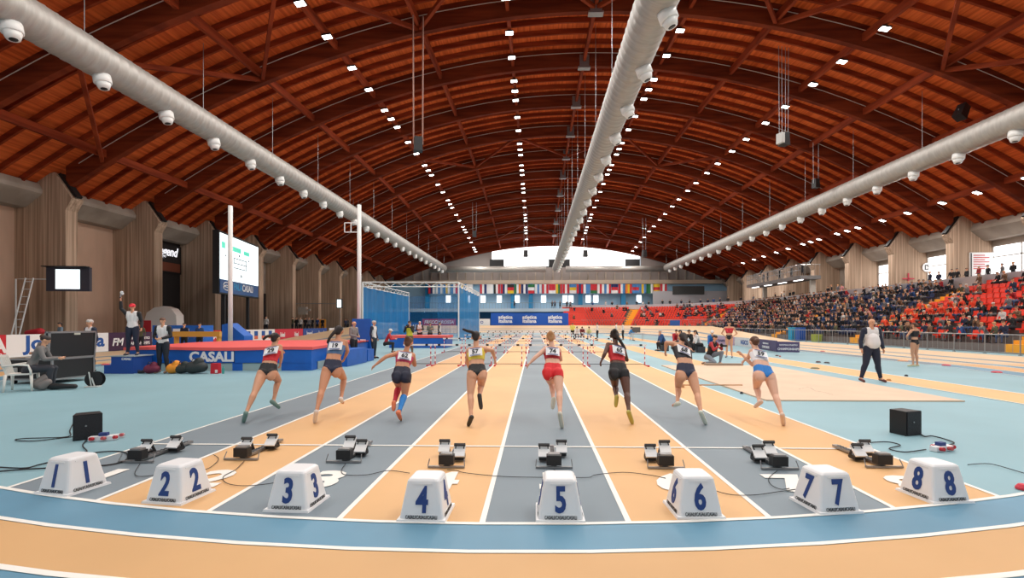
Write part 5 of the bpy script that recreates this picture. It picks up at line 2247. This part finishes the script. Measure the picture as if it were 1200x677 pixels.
text('CASALI', .47, (MX0 + 2.8 + .15, MY0 - .012, .50), (1, 0, 0), (0, 0, 1), M_WHITE, r0, 'brand_lettering', .012, .018, 1.02)
r0.rotation_euler = (0, 0, .06)
# second blue blocks and red mat beyond
for px, py, d, sx, sy, sz, lab in ((410.5, 427, 20.0, .6, 2.2, .62, 'blue foam block against the landing mat corner'), (425, 423, 21.9, .75, .8, .5, 'small blue box between the bald person and the white-haired person')):
    g = at(px, py, d)
    m = MB()
    m.box((0, 0, sz / 2), (sx, sy, sz))
    m.box((0, 0, sz + .01), (sx * .98, sy * .98, .02))
    tag(m.build('foam_block', M_MATBLUE, loc=(g.x, g.y, 0)), lab, 'foam block')
g = ground(470, 409) + Vector((.55, 1.0, 0))
m = MB()
m.box2((-1.8, 0, 0), (2.1, 2.5, .68), 0)
m.box2((-1.85, -.03, .68), (2.15, 2.55, .84), 1)
tag(m.build('far_landing_mat', [M_MATBLUE, M_MATRED], loc=(g.x, g.y + .6, 0)), 'farther blue landing mat with red top in front of the net', 'landing mat')
# wedge-shaped cover
g = at(260, 380, 26)
m = MB()
w0_, z1_ = 0.0, 1.75
m.prism([(0, 0), (1.2, 0), (1.2, 1.0), (.35, 1.68), (0, 1.6)], 0, .8)
tag(m.build('equipment_cover', M_MATBLUE, loc=(g.x, g.y, 0)), 'tall wedge-shaped blue cover behind the red mat top', 'cover')
# poles
for px, dtop, d, lab in ((270, 241, 25.6, 'tall white pole rising behind the landing mat'), (421, 240, 26.5, 'tall white pole beside the blue net')):
    p = at(px, 380, d)
    h = EYE + (CY - dtop) / FPX * d
    r0 = root('tall_pole', (p.x, p.y, 0), lab, 'pole', 'tall white poles')
    m = MB()
    m.tube([(0, 0, .05), (0, 0, h)], .11, 12)
    m.build('mast', M_WHITEM, r0, True)
    m = MB()
    m.box((0, 0, .03), (.7, .7, .06))
    m.build('base_plate', M_STEEL, r0)
    if px == 421:
        m = MB()
        z0 = h * .88
        for a, c in (((-.8, 0, z0), (0, 0, z0)), ((-.8, 0, z0 - .5), (0, 0, z0 - .5)), ((-.8, 0, z0), (-.8, 0, z0 - .5)), ((-.45, 0, z0), (-.45, 0, z0 - .5))):
            m.tube([a, c], .03, 6)
        m.build('ladder_bracket', M_WHITEM, r0)
# blue upright banner beside the bald man
p = at(424, 400, 24.5)
r0 = root('blue_banner', (p.x, p.y, 0), 'tall blue banner panel with white lettering beside the white pole', 'banner')
m = MB()
m.box((0, 0, .95), (.95, .06, 1.9))
m.build('panel', M_MATBLUE, r0)
text('ATL', .34, (p.x, p.y - .04, .75), (1, 0, 0), (0, 0, 1), M_WHITE, r0, 'lettering', .01, .012, 1)

# ---------------------------------------------------------------- advertising boards
def board(pa, pb, h, col, lab, words=(), z0=0.0, lean=0.0, name='advertising_board', grp='advertising boards'):
    """pa, pb plan points, front face towards the track; words: (text, size, fraction, height, colour, shear)"""
    a, c = Vector((pa[0], pa[1], 0)), Vector((pb[0], pb[1], 0))
    d = (c - a)
    Ln = d.length
    d.normalize()
    r0 = root(name, a + Vector((0, 0, z0)), lab, 'advertising board', grp, math.atan2(d.y, d.x))
    m = MB()
    m.box2((0, 0, 0.02), (Ln, .05, h))
    m.build('panel', col, r0)
    for x in (.1, Ln - .1):
        m = MB()
        m.beam((x, .05, h * .8), (x, .45, 0.02), .04, .03)
        m.build('stay', M_STEEL, r0)
    nrm = Vector((d.y, -d.x, 0))
    for wd in words:
        t, sz, fr, hh, col2, shr = wd[:6]
        sx = wd[6] if len(wd) > 6 else 1
        text(t, sz, a + d * Ln * fr + nrm * .006 + Vector((0, 0, z0 + hh)), d, (0, 0, 1), col2, r0, 'lettering', .008, sz * .03, sx, shr)
    return r0, Ln


PUR = plain(64, 34, 66)
W_ = M_WHITE
LB = -25.3


def yb(px, x=LB):
    a = math.atan((px - CX) / FPX) - YAW
    return x / math.tan(a)


ylist = [(-24, 7, 'w0'), (7, 127, 'w1'), (127, 186, 'p1'), (188, 226, 'p2'), (226, 259, 'red'), (282, 322, 'wb'), (322, 355, 'red2'), (355, 383, 'bl'), (387, 408, 'wh')]
BH = 1.12
RD = plain(196, 34, 46)
BLU = plain(30, 84, 160)
def bl(px0, px1, *a, **k):
    return board((LB, yb(px0)), (LB, yb(px1)), BH, *a, **k)
bl(-24, 7, RD, 'red board with large white letter beside the plastic chair', [('A', 1.0, .72, .62, W_, 0), ('77', .2, .75, .16, W_, 0)])
bl(7.4, 127, W_, 'long white board with blue lettering behind the flight case', [('Jom', 1.0, .30, .58, BLU, 0, 1.15), ('era', 1.0, .82, .58, BLU, 0, 1.15)])
bl(127.4, 178, PUR, 'purple championships board behind the podium', [('EUROPEAN ATHLETICS', .2, .66, .74, W_, 0, .9), ('CHAMPIONSHIPS', .27, .66, .42, W_, 0, .9), ('FM', .62, .2, .55, W_, .2)])
bl(182, 226, PUR, 'purple championships board behind the folded-arm official', [('EUROPEAN ATHLETICS', .2, .62, .74, W_, 0, .9), ('CHAMPIONSHIPS', .27, .62, .42, W_, 0, .9)])
bl(226.4, 259, RD, 'red FRECCIA board beside the blue wedge-shaped cover', [('FRECCIA', .62, .5, .66, W_, .25, .92)])
r0, Ln = bl(276, 322, W_, 'white board with four blue and orange emblems', [])
for k in range(4):
    m = MB()
    x = Ln * (.3 + .19 * k)
    m.box2((x - .28, -.012, .25), (x + .28, 0, .55), 1)
    m.box2((x - .28, -.012, .55), (x + .28, 0, .98), 0)
    m.build('emblem', [BLU, plain(214, 110, 80)], r0)
bl(322.4, 355, plain(206, 50, 70), 'crimson board with two white words beyond the landing mat', [('Ideal', .62, .25, .56, W_, 0, .8), ('Ideal', .62, .75, .56, W_, 0, .8)])
bl(355.4, 383, plain(40, 78, 150), 'blue board with two white words beyond the crimson board', [('Imeral', .75, .25, .56, W_, 0, .75), ('Imeral', .75, .75, .56, W_, 0, .75)])
bl(386, 408, W_, 'plain white board beside the blue banner panel', [('Casali', .5, .5, .56, plain(150, 160, 180), 0)])
# boards on the infield near the sprinter of lane 8
PR = plain(88, 80, 118)
def fb(pxa, pya, pxb, pyb, h, col, lab, words):
    a, c = ground(pxa, pya), ground(pxb, pyb)
    return board((a.x, a.y), (c.x, c.y), h, col, lab, words)
fb(911, 412.6, 937, 413.2, .62, PR, 'purple championships board closest to the runway end', [('EUROPEAN ATHLETICS', .11, .5, .43, W_, 0, .8), ('CHAMPIONSHIPS', .17, .5, .2, W_, 0, .85)])
fb(886, 408.3, 910, 412.4, .66, PR, 'purple championships board next to the closest one', [('EUROPEAN ATHLETICS', .12, .5, .43, W_, 0, .9), ('CHAMPIONSHIPS', .2, .5, .2, W_, 0, .95)])
fb(861, 405, 885, 408.2, .66, W_, 'white board with blue lettering between purple boards', [('NGICO', .42, .5, .33, BLU, 0, 1.1)])
fb(835, 403.2, 860, 405, .66, plain(206, 176, 200), 'pale purple board behind the athlete with hands on hips', [('CHAMPIONS', .26, .5, .33, PR, 0, 1)])
# far banners
a, c = at(575, 380, 94.2), at(666, 380, 94.2)
r0, Ln = board((a.x, 94.2), (c.x, 94.2), 2.35, mat('banner_blue', rgb(14, 84, 182), .6), 'wide blue banner with three white atletica italiana marks', z0=1.35, name='wide_banner', grp=None)
for fr in (.19, .5, .83):
    for t, hh in (('atletica', 1.55), ('italiana', .8)):
        text(t, .95, Vector((a.x + Ln * fr, 94.19, 1.35 + hh)), (1, 0, 0), (0, 0, 1), W_, r0, 'lettering', .02, .035, 1.0)
a, c = at(494, 380, 92), at(534, 380, 92)
r0, Ln = board((a.x, 92), (c.x, 92), 1.25, plain(176, 36, 60), 'crimson FRECCIAROSSA board beyond the net', [('FRECCIAROSSA', .85, .5, .65, W_, .2, .95)], z0=1.3)
a, c = at(536, 380, 92), at(574, 380, 92)
r0, Ln = board((a.x, 92), (c.x, 92), 1.25, W_, 'white board with blue squares between crimson board and wide banner', [('O', .7, .3, .6, BLU, 0), ('O', .7, .75, .6, BLU, 0)], z0=1.3)
for k, (pxa, pxb, wd) in enumerate(((421, 432, 'BET'), (441, 452, 'LEGO'), (453, 465, 'JOOLL'), (467, 493, 'CASALI'))):
    a, c = at(pxa, 380, 66), at(pxb, 380, 66)
    board((a.x, 66), (c.x, 66), 1.2, W_ if k != 3 else BLU, 'far board reading %s behind the blue net' % wd, [(wd, .5 if k != 3 else .9, .5, .6, BLU if k != 3 else W_, 0, .8)], z0=.6)
m = MB()
a, c = at(424, 380, 66.2), at(478, 380, 66.2)
m.box2((a.x, 66.6, 0), (c.x, 66.9, 3.2))
tag(m.build('blue_screen_wall', mat('screen_blue', rgb(24, 90, 160), .7)), 'long blue screen wall behind the lettered far boards', 'screen wall')

# ---------------------------------------------------------------- net cage
def net_mat(name, a, dens):
    m = mat(name, rgb(*a), .8)
    nt = m.node_tree
    b_ = nt.nodes['Principled BSDF']
    out = nt.nodes['Material Output']
    tr = nt.nodes.new('ShaderNodeBsdfTransparent')
    mx = nt.nodes.new('ShaderNodeMixShader')
    nz = nt.nodes.new('ShaderNodeTexNoise')
    geo = nt.nodes.new('ShaderNodeNewGeometry')
    mp = nt.nodes.new('ShaderNodeMapping')
    mp.inputs['Scale'].default_value = (1.1, 1.1, .08)
    nt.links.new(geo.outputs['Position'], mp.inputs['Vector'])
    nt.links.new(mp.outputs['Vector'], nz.inputs['Vector'])
    mr = nt.nodes.new('ShaderNodeMapRange')
    mr.inputs[3].default_value = dens - .2
    mr.inputs[4].default_value = dens + .2
    nt.links.new(nz.outputs['Fac'], mr.inputs[0])
    nt.links.new(mr.outputs[0], mx.inputs['Fac'])
    nt.links.new(tr.outputs[0], mx.inputs[1])
    nt.links.new(b_.outputs[0], mx.inputs[2])
    nt.links.new(mx.outputs[0], out.inputs['Surface'])
    return m


NETD = net_mat('blue_net', (4, 118, 178), .8)
NETL = net_mat('blue_net_thin', (20, 116, 176), .28)
X1, X2 = at(423, 380, 45).x, at(536, 380, 45).x
YC1, YC2, HC = 45.0, 61.0, 5.5
X3, X4 = at(478, 380, 61).x, at(561, 380, 61).x
r0 = root('net_cage', (X1, YC1, 0), 'large throwing cage of blue netting on a white truss frame', 'net cage')
o0 = Vector((X1, YC1, 0))
Cn = [Vector((X1, YC1, 0)) - o0, Vector((X2, YC1 + .5, 0)) - o0, Vector((X4, YC2, 0)) - o0, Vector((X3, YC2, 0)) - o0]


def truss(a, c):
    m = MB()
    a, c = Vector(a), Vector(c)
    n = max(4, int((c - a).length / .6))
    dz = Vector((0, 0, .42))
    m.tube([a, c], .05, 6)
    m.tube([a - dz, c - dz], .05, 6)
    for k in range(n):
        p, q = lerp(a, c, k / n), lerp(a, c, (k + 1) / n)
        m.tube([p, q - dz] if k % 2 else [p - dz, q], .025, 4)
    m.build('truss', M_WHITEM, r0)


up5 = Vector((0, 0, HC))
truss(Cn[0] + up5, Cn[1] + up5)
truss(Cn[1] + up5, Cn[2] + up5)
truss(Cn[0] + up5, Cn[3] + up5)
for c in Cn:
    m = MB()
    m.tube([c, c + up5], .07, 8)
    m.build('post', M_WHITEM, r0)


def netpanel(a, c, mt, nm):
    m = MB()
    n = 24
    side = (c - a).cross(Vector((0, 0, 1))).normalized()
    for i in range(n + 1):
        p = lerp(a, c, i / n) + side * .12 * math.sin(i * 1.7)
        m.v += [(p.x, p.y, .05), (p.x, p.y, HC - .42)]
    m.f = [(2 * i, 2 * i + 2, 2 * i + 3, 2 * i + 1) for i in range(n)]
    m.mi = [0] * n
    m.build(nm, mt, r0, True)


netpanel(Cn[0], Cn[3], NETD, 'net')
netpanel(Cn[1], Cn[2], NETD, 'net')
netpanel(Cn[3], Cn[2], NETL, 'net')
netpanel(lerp(Cn[1], Cn[0], .22), Cn[1], NETL, 'net')

# ---------------------------------------------------------------- screens
def screen(px0, py0, px1, py1, d, lab, rz, frame, inner=None, name='display_screen'):
    a, c = at(px0, py0, d), at(px1, py1, d)
    w_, h_ = abs(c.x - a.x), abs(c.z - a.z)
    ctr = (a + c) / 2
    r0 = root(name, ctr, lab, 'screen', None, rz)
    m = MB()
    m.box((0, .1, 0), (w_, .2, h_))
    m.build('housing', frame, r0)
    return r0, w_, h_, ctr


M_SCR = mat('lit_screen', rgb(236, 250, 252), .3, emit=1.1)
r0, w_, h_, ctr = screen(56, 313, 103, 341, 29.5, 'small wall screen showing a blank white picture', .12, plain(60, 58, 70))
m = MB()
m.box((.0, -.012, -.0), (w_ * .56, .02, h_ * .82))
m.build('picture', M_SCR, r0)
m = MB()
m.box((-.05, -.1, h_ / 2 + .03), (w_ * 1.04, .3, .05))
m.build('top_bracket', M_BLACK, r0)
m = MB()
m.tube([(-w_ / 2, .1, 0), (-w_ / 2 - 1.75, .1, 0), (-w_ / 2 - 1.75, .1, -ctr.z)], .04, 6)
m.build('support_frame', M_WHITEM, r0)
# big LED wall turned towards the hall
p0, p1 = at(257, 300, 38.5), at(303, 300, 46.5)
zt = EYE + (379 - 271) / FPX * 38.5
zb = EYE + (379 - 342) / FPX * 38.5
dv = Vector((p1.x - p0.x, p1.y - p0.y, 0))
Ln = dv.length
rz = math.atan2(dv.y, dv.x)
r0 = root('scoreboard', (p0.x, p0.y, zb), 'large lit scoreboard with dark blue PALACASALI strip', 'scoreboard', None, rz)
m = MB()
m.box2((0, .02, -.1), (Ln, .5, zt - zb + .12))
m.build('housing', M_BLACK, r0)
for q in (.2, .8):
    m = MB()
    m.beam((Ln * q, .35, 0), (Ln * q, .35, -zb), .22, .22, up=(1, 0, 0))
    m.build('support_post', M_BLACK, r0)
m = MB()
m.box2((.12, -.01, 1.05), (Ln - .12, .02, zt - zb - .05))
m.build('picture', M_SCR, r0)
m = MB()
m.box2((.12, -.01, 0), (Ln - .12, .02, 1.05))
m.build('strip', mat('strip_navy', rgb(32, 66, 110), .4, emit=.35), r0)
Mx = parent_matrix(r0).to_3x3()
o0 = Vector((p0.x, p0.y, zb))
def sp_(x, z):
    return o0 + Mx @ Vector((x, -.02, z))
text('PALA', .8, sp_(Ln * .43, .62), Mx @ Vector((1, 0, 0)), (0, 0, 1), plain(60, 150, 200), r0, 'lettering', .01, .02, .9)
text('CASALI', .8, sp_(Ln * .68, .62), Mx @ Vector((1, 0, 0)), (0, 0, 1), M_WHITE, r0, 'lettering', .01, .02, .9)
m = MB()
N = 20
for rr, zz in ((.42, .66), (.42, .42)):
    for k in range(N):
        a0_, a1_ = 2 * PI * k / N, 2 * PI * (k + 1) / N
        m.tube([(Ln * .17 + .7 * math.cos(a0_), -.03, zz + .2 * math.sin(a0_)), (Ln * .17 + .7 * math.cos(a1_), -.03, zz + .2 * math.sin(a1_))], .04, 4)
m.build('ring_emblem', M_WHITE, r0)
m = MB()
for x, z, a_, c_ in ((.15, 4.4, .6, .5), (2.2, 4.35, 1.6, .4), (4.4, 4.3, 1.2, .35)):
    m.box((x + a_ / 2 + .2, -.03, z - .6), (a_, .02, c_))
m.build('green_block', mat('screen_green', rgb(90, 210, 180), .4, emit=.7), r0)
m = MB()
for x, z, a_, c_ in ((2.6, 2.6, 2.6, .06), (2.6, 2.2, 2.6, .06), (2.6, 3.0, 2.6, .06), (5.1, 2.6, .06, .8), (2.6, 2.8, .06, .5), (4.0, 1.6, .2, .25), (3.6, 3.3, .15, .2), (1.0, 3.0, .12, .15), (5.6, 3.1, .15, .15)):
    m.box((x + a_ / 2, -.03, z), (a_, .02, c_))
m.build('draw_chart', plain(70, 80, 96), r0)
r0, w_, h_, ctr = screen(394, 350, 401, 361, 62, 'small tall lit screen on a far pier', 0, M_BLACK)
m = MB()
m.beam((0, .2, 0), (WL - .1 - ctr.x, .2, 0), .08, .08)
m.beam((0, .2, 0), (0, .2, -ctr.z), .06, .06, up=(1, 0, 0))
m.build('mounting_arm', M_STEEL, r0)
m = MB()
m.box((0, -.012, 0), (w_ * .7, .02, h_ * .85))
m.build('picture', M_SCR, r0)

# neon sign in the dark opening
x = WL - 3.3
r0 = root('neon_sign', (x, 43.9, 7.9), 'white handwritten legend sign inside the dark opening', 'sign')
m = MB()
m.box((0, 0, -.3), (.06, 4.2, 2.6))
m.build('backing', M_DARK, r0)
text('Legend', 1.15, (x + .06, 43.9, 8.15), (0, 1, 0), (0, 0, 1), mat('neon', rgb(230, 230, 236), .4, emit=1.0), r0, 'lettering', .03, .02, .8, .3)
m = MB()
m.box((.05, .1, -1.05), (.04, 3.0, .8))
m.build('glow_poster', plain(120, 62, 40), r0)  # brown colour stands for the glow below the lettering
# white inflatable arch below it
g = at(193, 375, 38)
m = MB()
m.prism([(-1.3, 0), (-1.3, 1.9), (-1.1, 2.5), (-.5, 2.9), (.2, 3.0), (.8, 2.8), (1.2, 2.3), (1.3, 0)], -.4, .4)
m.box2((-1.35, -.45, .3), (-.75, -.38, 1.9), 1)
tag(m.build('inflatable_stand', [plain(214, 206, 200), plain(190, 40, 50)], loc=(g.x, g.y, 0)), 'white rounded inflatable panel with red label by the dark opening', 'inflatable panel')
# blue tent-like cover and bench behind the boards
g = at(200, 390, 29)
m = MB()
m.box2((-1.9, 0, 0), (1.1, 1.2, 1.55))
m.box2((-.6, -.02, 1.15), (.4, 0, 1.35), 1)
tag(m.build('covered_mat', [M_MATBLUE, W_], loc=(g.x, g.y + 1, 0)), 'blue covered mat stored behind the purple boards', 'mat')
g = at(225, 390, 28.2)
m = MB()
m.box2((-1.2, 0, .9), (1.6, .4, 1.2))
m.box2((-1.1, .05, 0), (-1.0, .35, .9))
m.box2((1.4, .05, 0), (1.5, .35, .9))
tag(m.build('wooden_bench', plain(206, 150, 60), loc=(g.x, g.y, 0)), 'yellow wooden bench behind the FRECCIA board', 'bench')
# orange panel and boxes on the piers at left
g = Vector((-27.6, yb_(377, -27.6), 0))
m = MB()
m.box((0, 0, 0), (1.1, .08, 1.3))
m.box((0, .02, -.9), (.1, .06, .7))
tag(m.build('orange_panel', plain(236, 160, 50), loc=(g.x, g.y, 1.55)), 'orange panel behind the blue board among the onlookers', 'panel')
m = MB()
p = at(355, 364, 52.5)
m.box((0, 0, 0), (.9, .4, .8))
m.box((.6, 0, .1), (.4, .2, .2))
tag(m.build('wall_box', plain(120, 112, 104), loc=p), 'grey equipment box fixed to the fifth visible pier', 'box')
# access ladder by the near pier
g = at(14, 390, 27)
m = MB()
for sx in (0, .45):
    m.tube([(sx, 0, 0), (sx + .75, .3, 4.2)], .035, 6)
for k in range(10):
    t = (k + .5) / 10
    m.tube([(.75 * t, .3 * t, 4.2 * t), (.45 + .75 * t, .3 * t, 4.2 * t)], .02, 5)
tag(m.build('leaning_ladder', M_WHITEM, loc=(g.x - .3, g.y, 0)), 'pale metal ladder leaning behind the boards', 'ladder')
g = at(25, 382, 27.5)
m = MB()
m.capsule((0, 0, 1.15), (.7, 0, 1.2), .14, .22, 10)
tag(m.build('red_jacket', plain(180, 30, 44), loc=(g.x + .9, g.y - .5, 0), smooth=True), 'crumpled red jacket lying on top of the white board', 'jacket')

# ---------------------------------------------------------------- right side: TV balcony, signs
BX0, BX1, BY0, BY1, BZ = 33.2, 35.8, 62.5, 78.0, 7.7
r0 = root('viewing_balcony', (BX0, BY0, BZ), 'grey steel viewing balcony hanging above the far part of the stand', 'balcony')
m = MB()
m.box2((0, 0, -.45), (BX1 - BX0, BY1 - BY0, 0))
m.build('platform', plain(128, 126, 126), r0)
m = MB()
for k in range(32):
    y = k * .5
    m.tube([(0.05, y, 0), (0.05, y, 1.35)], .035, 4)
for k in range(5):
    m.tube([(.05 + .6 * k, 0, 0), (.05 + .6 * k, 0, 1.35)], .022, 4)
m.tube([(.05, 0, 1.35), (.05, 15.5, 1.35)], .06, 5)
m.tube([(.05, 0, .7), (.05, 15.5, .7)], .04, 5)
m.tube([(.05, 0, 1.35), (2.55, 0, 1.35)], .04, 5)
m.build('railing', M_STEEL, r0)
for k in range(4):
    m = MB()
    m.box((.6, 1.5 + k * 4.1, -.5), (.25, 2.0, .06))
    m.build('strip_light', mat('tube_light', (1, 1, 1, 1), .4, emit=3.0), r0)
for yy in (1.0, 14.0):
    m = MB()
    m.box2((1.9, yy, -3.1), (2.5, yy + .3, -.45))
    m.build('support_wall', plain(206, 200, 190), r0)
for k in range(5):
    put_person(random.choice((4, 5)), Vector((34 + random.random(), 64 + k * 3, BZ)), PI / 2, random.choice(['black', 'grey', 'navy']), PANTS[0][1], HAIR_D,
               'camera operator on the hanging balcony, %s from its near end' % ORD[k], 'people on the balcony')
# signs on piers
yA, yB = Y0 + 2 * BAY - .45, Y0 + 3 * BAY - .45
m = MB()
m.box2((39.4, yA - .1, 5.8), (41.5, yA, 8.1), 0)
for k in range(7):
    m.box2((39.7, yA - .12, 6.6 + k * .2), (39.7 + (1.4 if k % 2 else 1.0), yA - .1, 6.68 + k * .2), 1)
m.box2((39.45, yA - .12, 5.85), (39.55, yA - .1, 8.05), 2)
tag(m.build('notice_board', [W_, plain(196, 60, 70), M_BLACK]), 'white notice with red print on the concrete pier above the stand', 'notice')
r0 = root('sector_sign', (42.0 - .6, yB - .05, 7.6), 'round white sign with letter D on the concrete pier', 'sign')
m = MB()
m.tube([(0, 0, 0), (0, -.05, 0)], .48, 24)
m.build('disc', W_, r0)
text('D', .75, (41.4, yB - .12, 7.6), (1, 0, 0), (0, 0, 1), M_INKB, r0, 'lettering', .01, .01)
m = MB()
m.box2((38.9, yB - .08, 6.35), (40.1, yB, 6.47))
m.box2((39.44, yB - .08, 5.8), (39.56, yB, 7.0))
tag(m.build('red_cross_sign', plain(200, 60, 80)), 'thin red cross mark on the pale concrete pier', 'sign')

# ---------------------------------------------------------------- small things by the pit and on the floor
g = ground(849, 429)
m = MB()
m.box((0, .1, .05), (1.4, .32, .1))
tag(m.build('wooden_plank', plain(150, 134, 116), loc=(g.x, g.y, 0)), 'flat brown plank box at the far edge of the pit cover', 'plank')
m = MB()
P_ = gp((800, 0 + 454), (830, 454), (870, 454))
m.tube([P_[0] + Vector((0, 0, .05)), P_[2] + Vector((0, 0, .05))], .018, 6)
m.box(P_[0] + Vector((0, 0, .03)), (.05, .12, .08))
tag(m.build('rake', plain(196, 150, 110)), 'wooden rake lying on the pit cover', 'rake')
cable(gp((936, 457), (948, 455), (955, 459), (966, 461), (976, 464)), 'dark_strap', 'dark crumpled strap lying on the pit cover', .015, 'strap')
for i, (px, py, c, sz, lab) in enumerate(((1109, 428.3, (214, 90, 100), .30, 'pink-red flat marker on the blue floor nearer the walking athlete'), (1168, 436.6, (214, 80, 90), .30, 'pink-red flat marker farther from the walking athlete'),
                                         (124, 427.5, (206, 90, 92), .3, 'pink-red flat marker beside the starter podium'), (964, 412, (206, 110, 110), .25, 'small red marker beyond the purple boards'),
                                         (1058, 423, (226, 170, 130), .4, 'flat beige marker before the barrier'), (1041.5, 446, (196, 140, 80), .12, 'small tan block at the foot of the bald official'),
                                         (1062, 440.8, (50, 44, 46), .1, 'small dark marker on the ochre runway'), (869, 461.5, (60, 56, 60), .07, 'tiny black knob on the lane edge near the pit'),
                                         (910.5, 417, (90, 50, 40), .16, 'brown block on the runway below the purple board'), (914, 417.8, (180, 90, 60), .1, 'small orange block on the runway'),
                                         (955, 432, (124, 120, 90), .3, 'olive flat marker beside the ochre runway'), (959, 424.6, (90, 46, 46), .2, 'dark red flat marker beside the ochre runway'),
                                         (969, 425.4, (70, 60, 60), .22, 'dark flat marker beside the ochre runway'), (1199, 573.5, (214, 60, 76), .12, 'red marker knob at the floor edge by marker box 8'))):
    g = ground(px, py)
    m = MB()
    m.tube([(0, 0, 0), (0, 0, .02), (0, 0, .05)], [sz / 2, sz / 2, sz / 3.2], 14)
    tag(m.build('floor_marker', plain(*c), loc=(g.x, g.y, .005)), lab, 'floor marker', 'small markers on the floor')
# recycling bins behind the barrier
for px, c, lab in ((929, (30, 150, 190), 'teal recycling bin behind the barrier'), (938, (24, 80, 160), 'blue recycling bin behind the barrier'), (957, (150, 160, 60), 'yellow-green crate behind the barrier')):
    a = math.atan((px - CX) / FPX) - YAW
    y = 25.6 / math.tan(a)
    r0 = root('recycling_bin', (25.6, y, 0), lab, 'bin', 'bins behind the barrier')
    h = 1.2 if px < 950 else .6
    m = MB()
    m.box((0, 0, h / 2), (.55, .7, h), taper=1.06)
    m.build('bin_body', plain(*c), r0)
    m = MB()
    m.box((0, 0, h + .04), (.62, .78, .08))
    m.build('lid', plain(*[min(255, v + 16) for v in c]), r0)
# small blue sign boxes at the far stand
for px, lab in ((791, 'small blue board at the foot of the far red seats'),):
    g = at(px, 379, 80)
    m = MB()
    m.box((0, 0, 1.5), (1.6, .1, 1.4))
    m.box((0, 0, .4), (.1, .1, .8))
    tag(m.build('info_board', plain(50, 90, 160), loc=(g.x, g.y, 0)), lab, 'board')
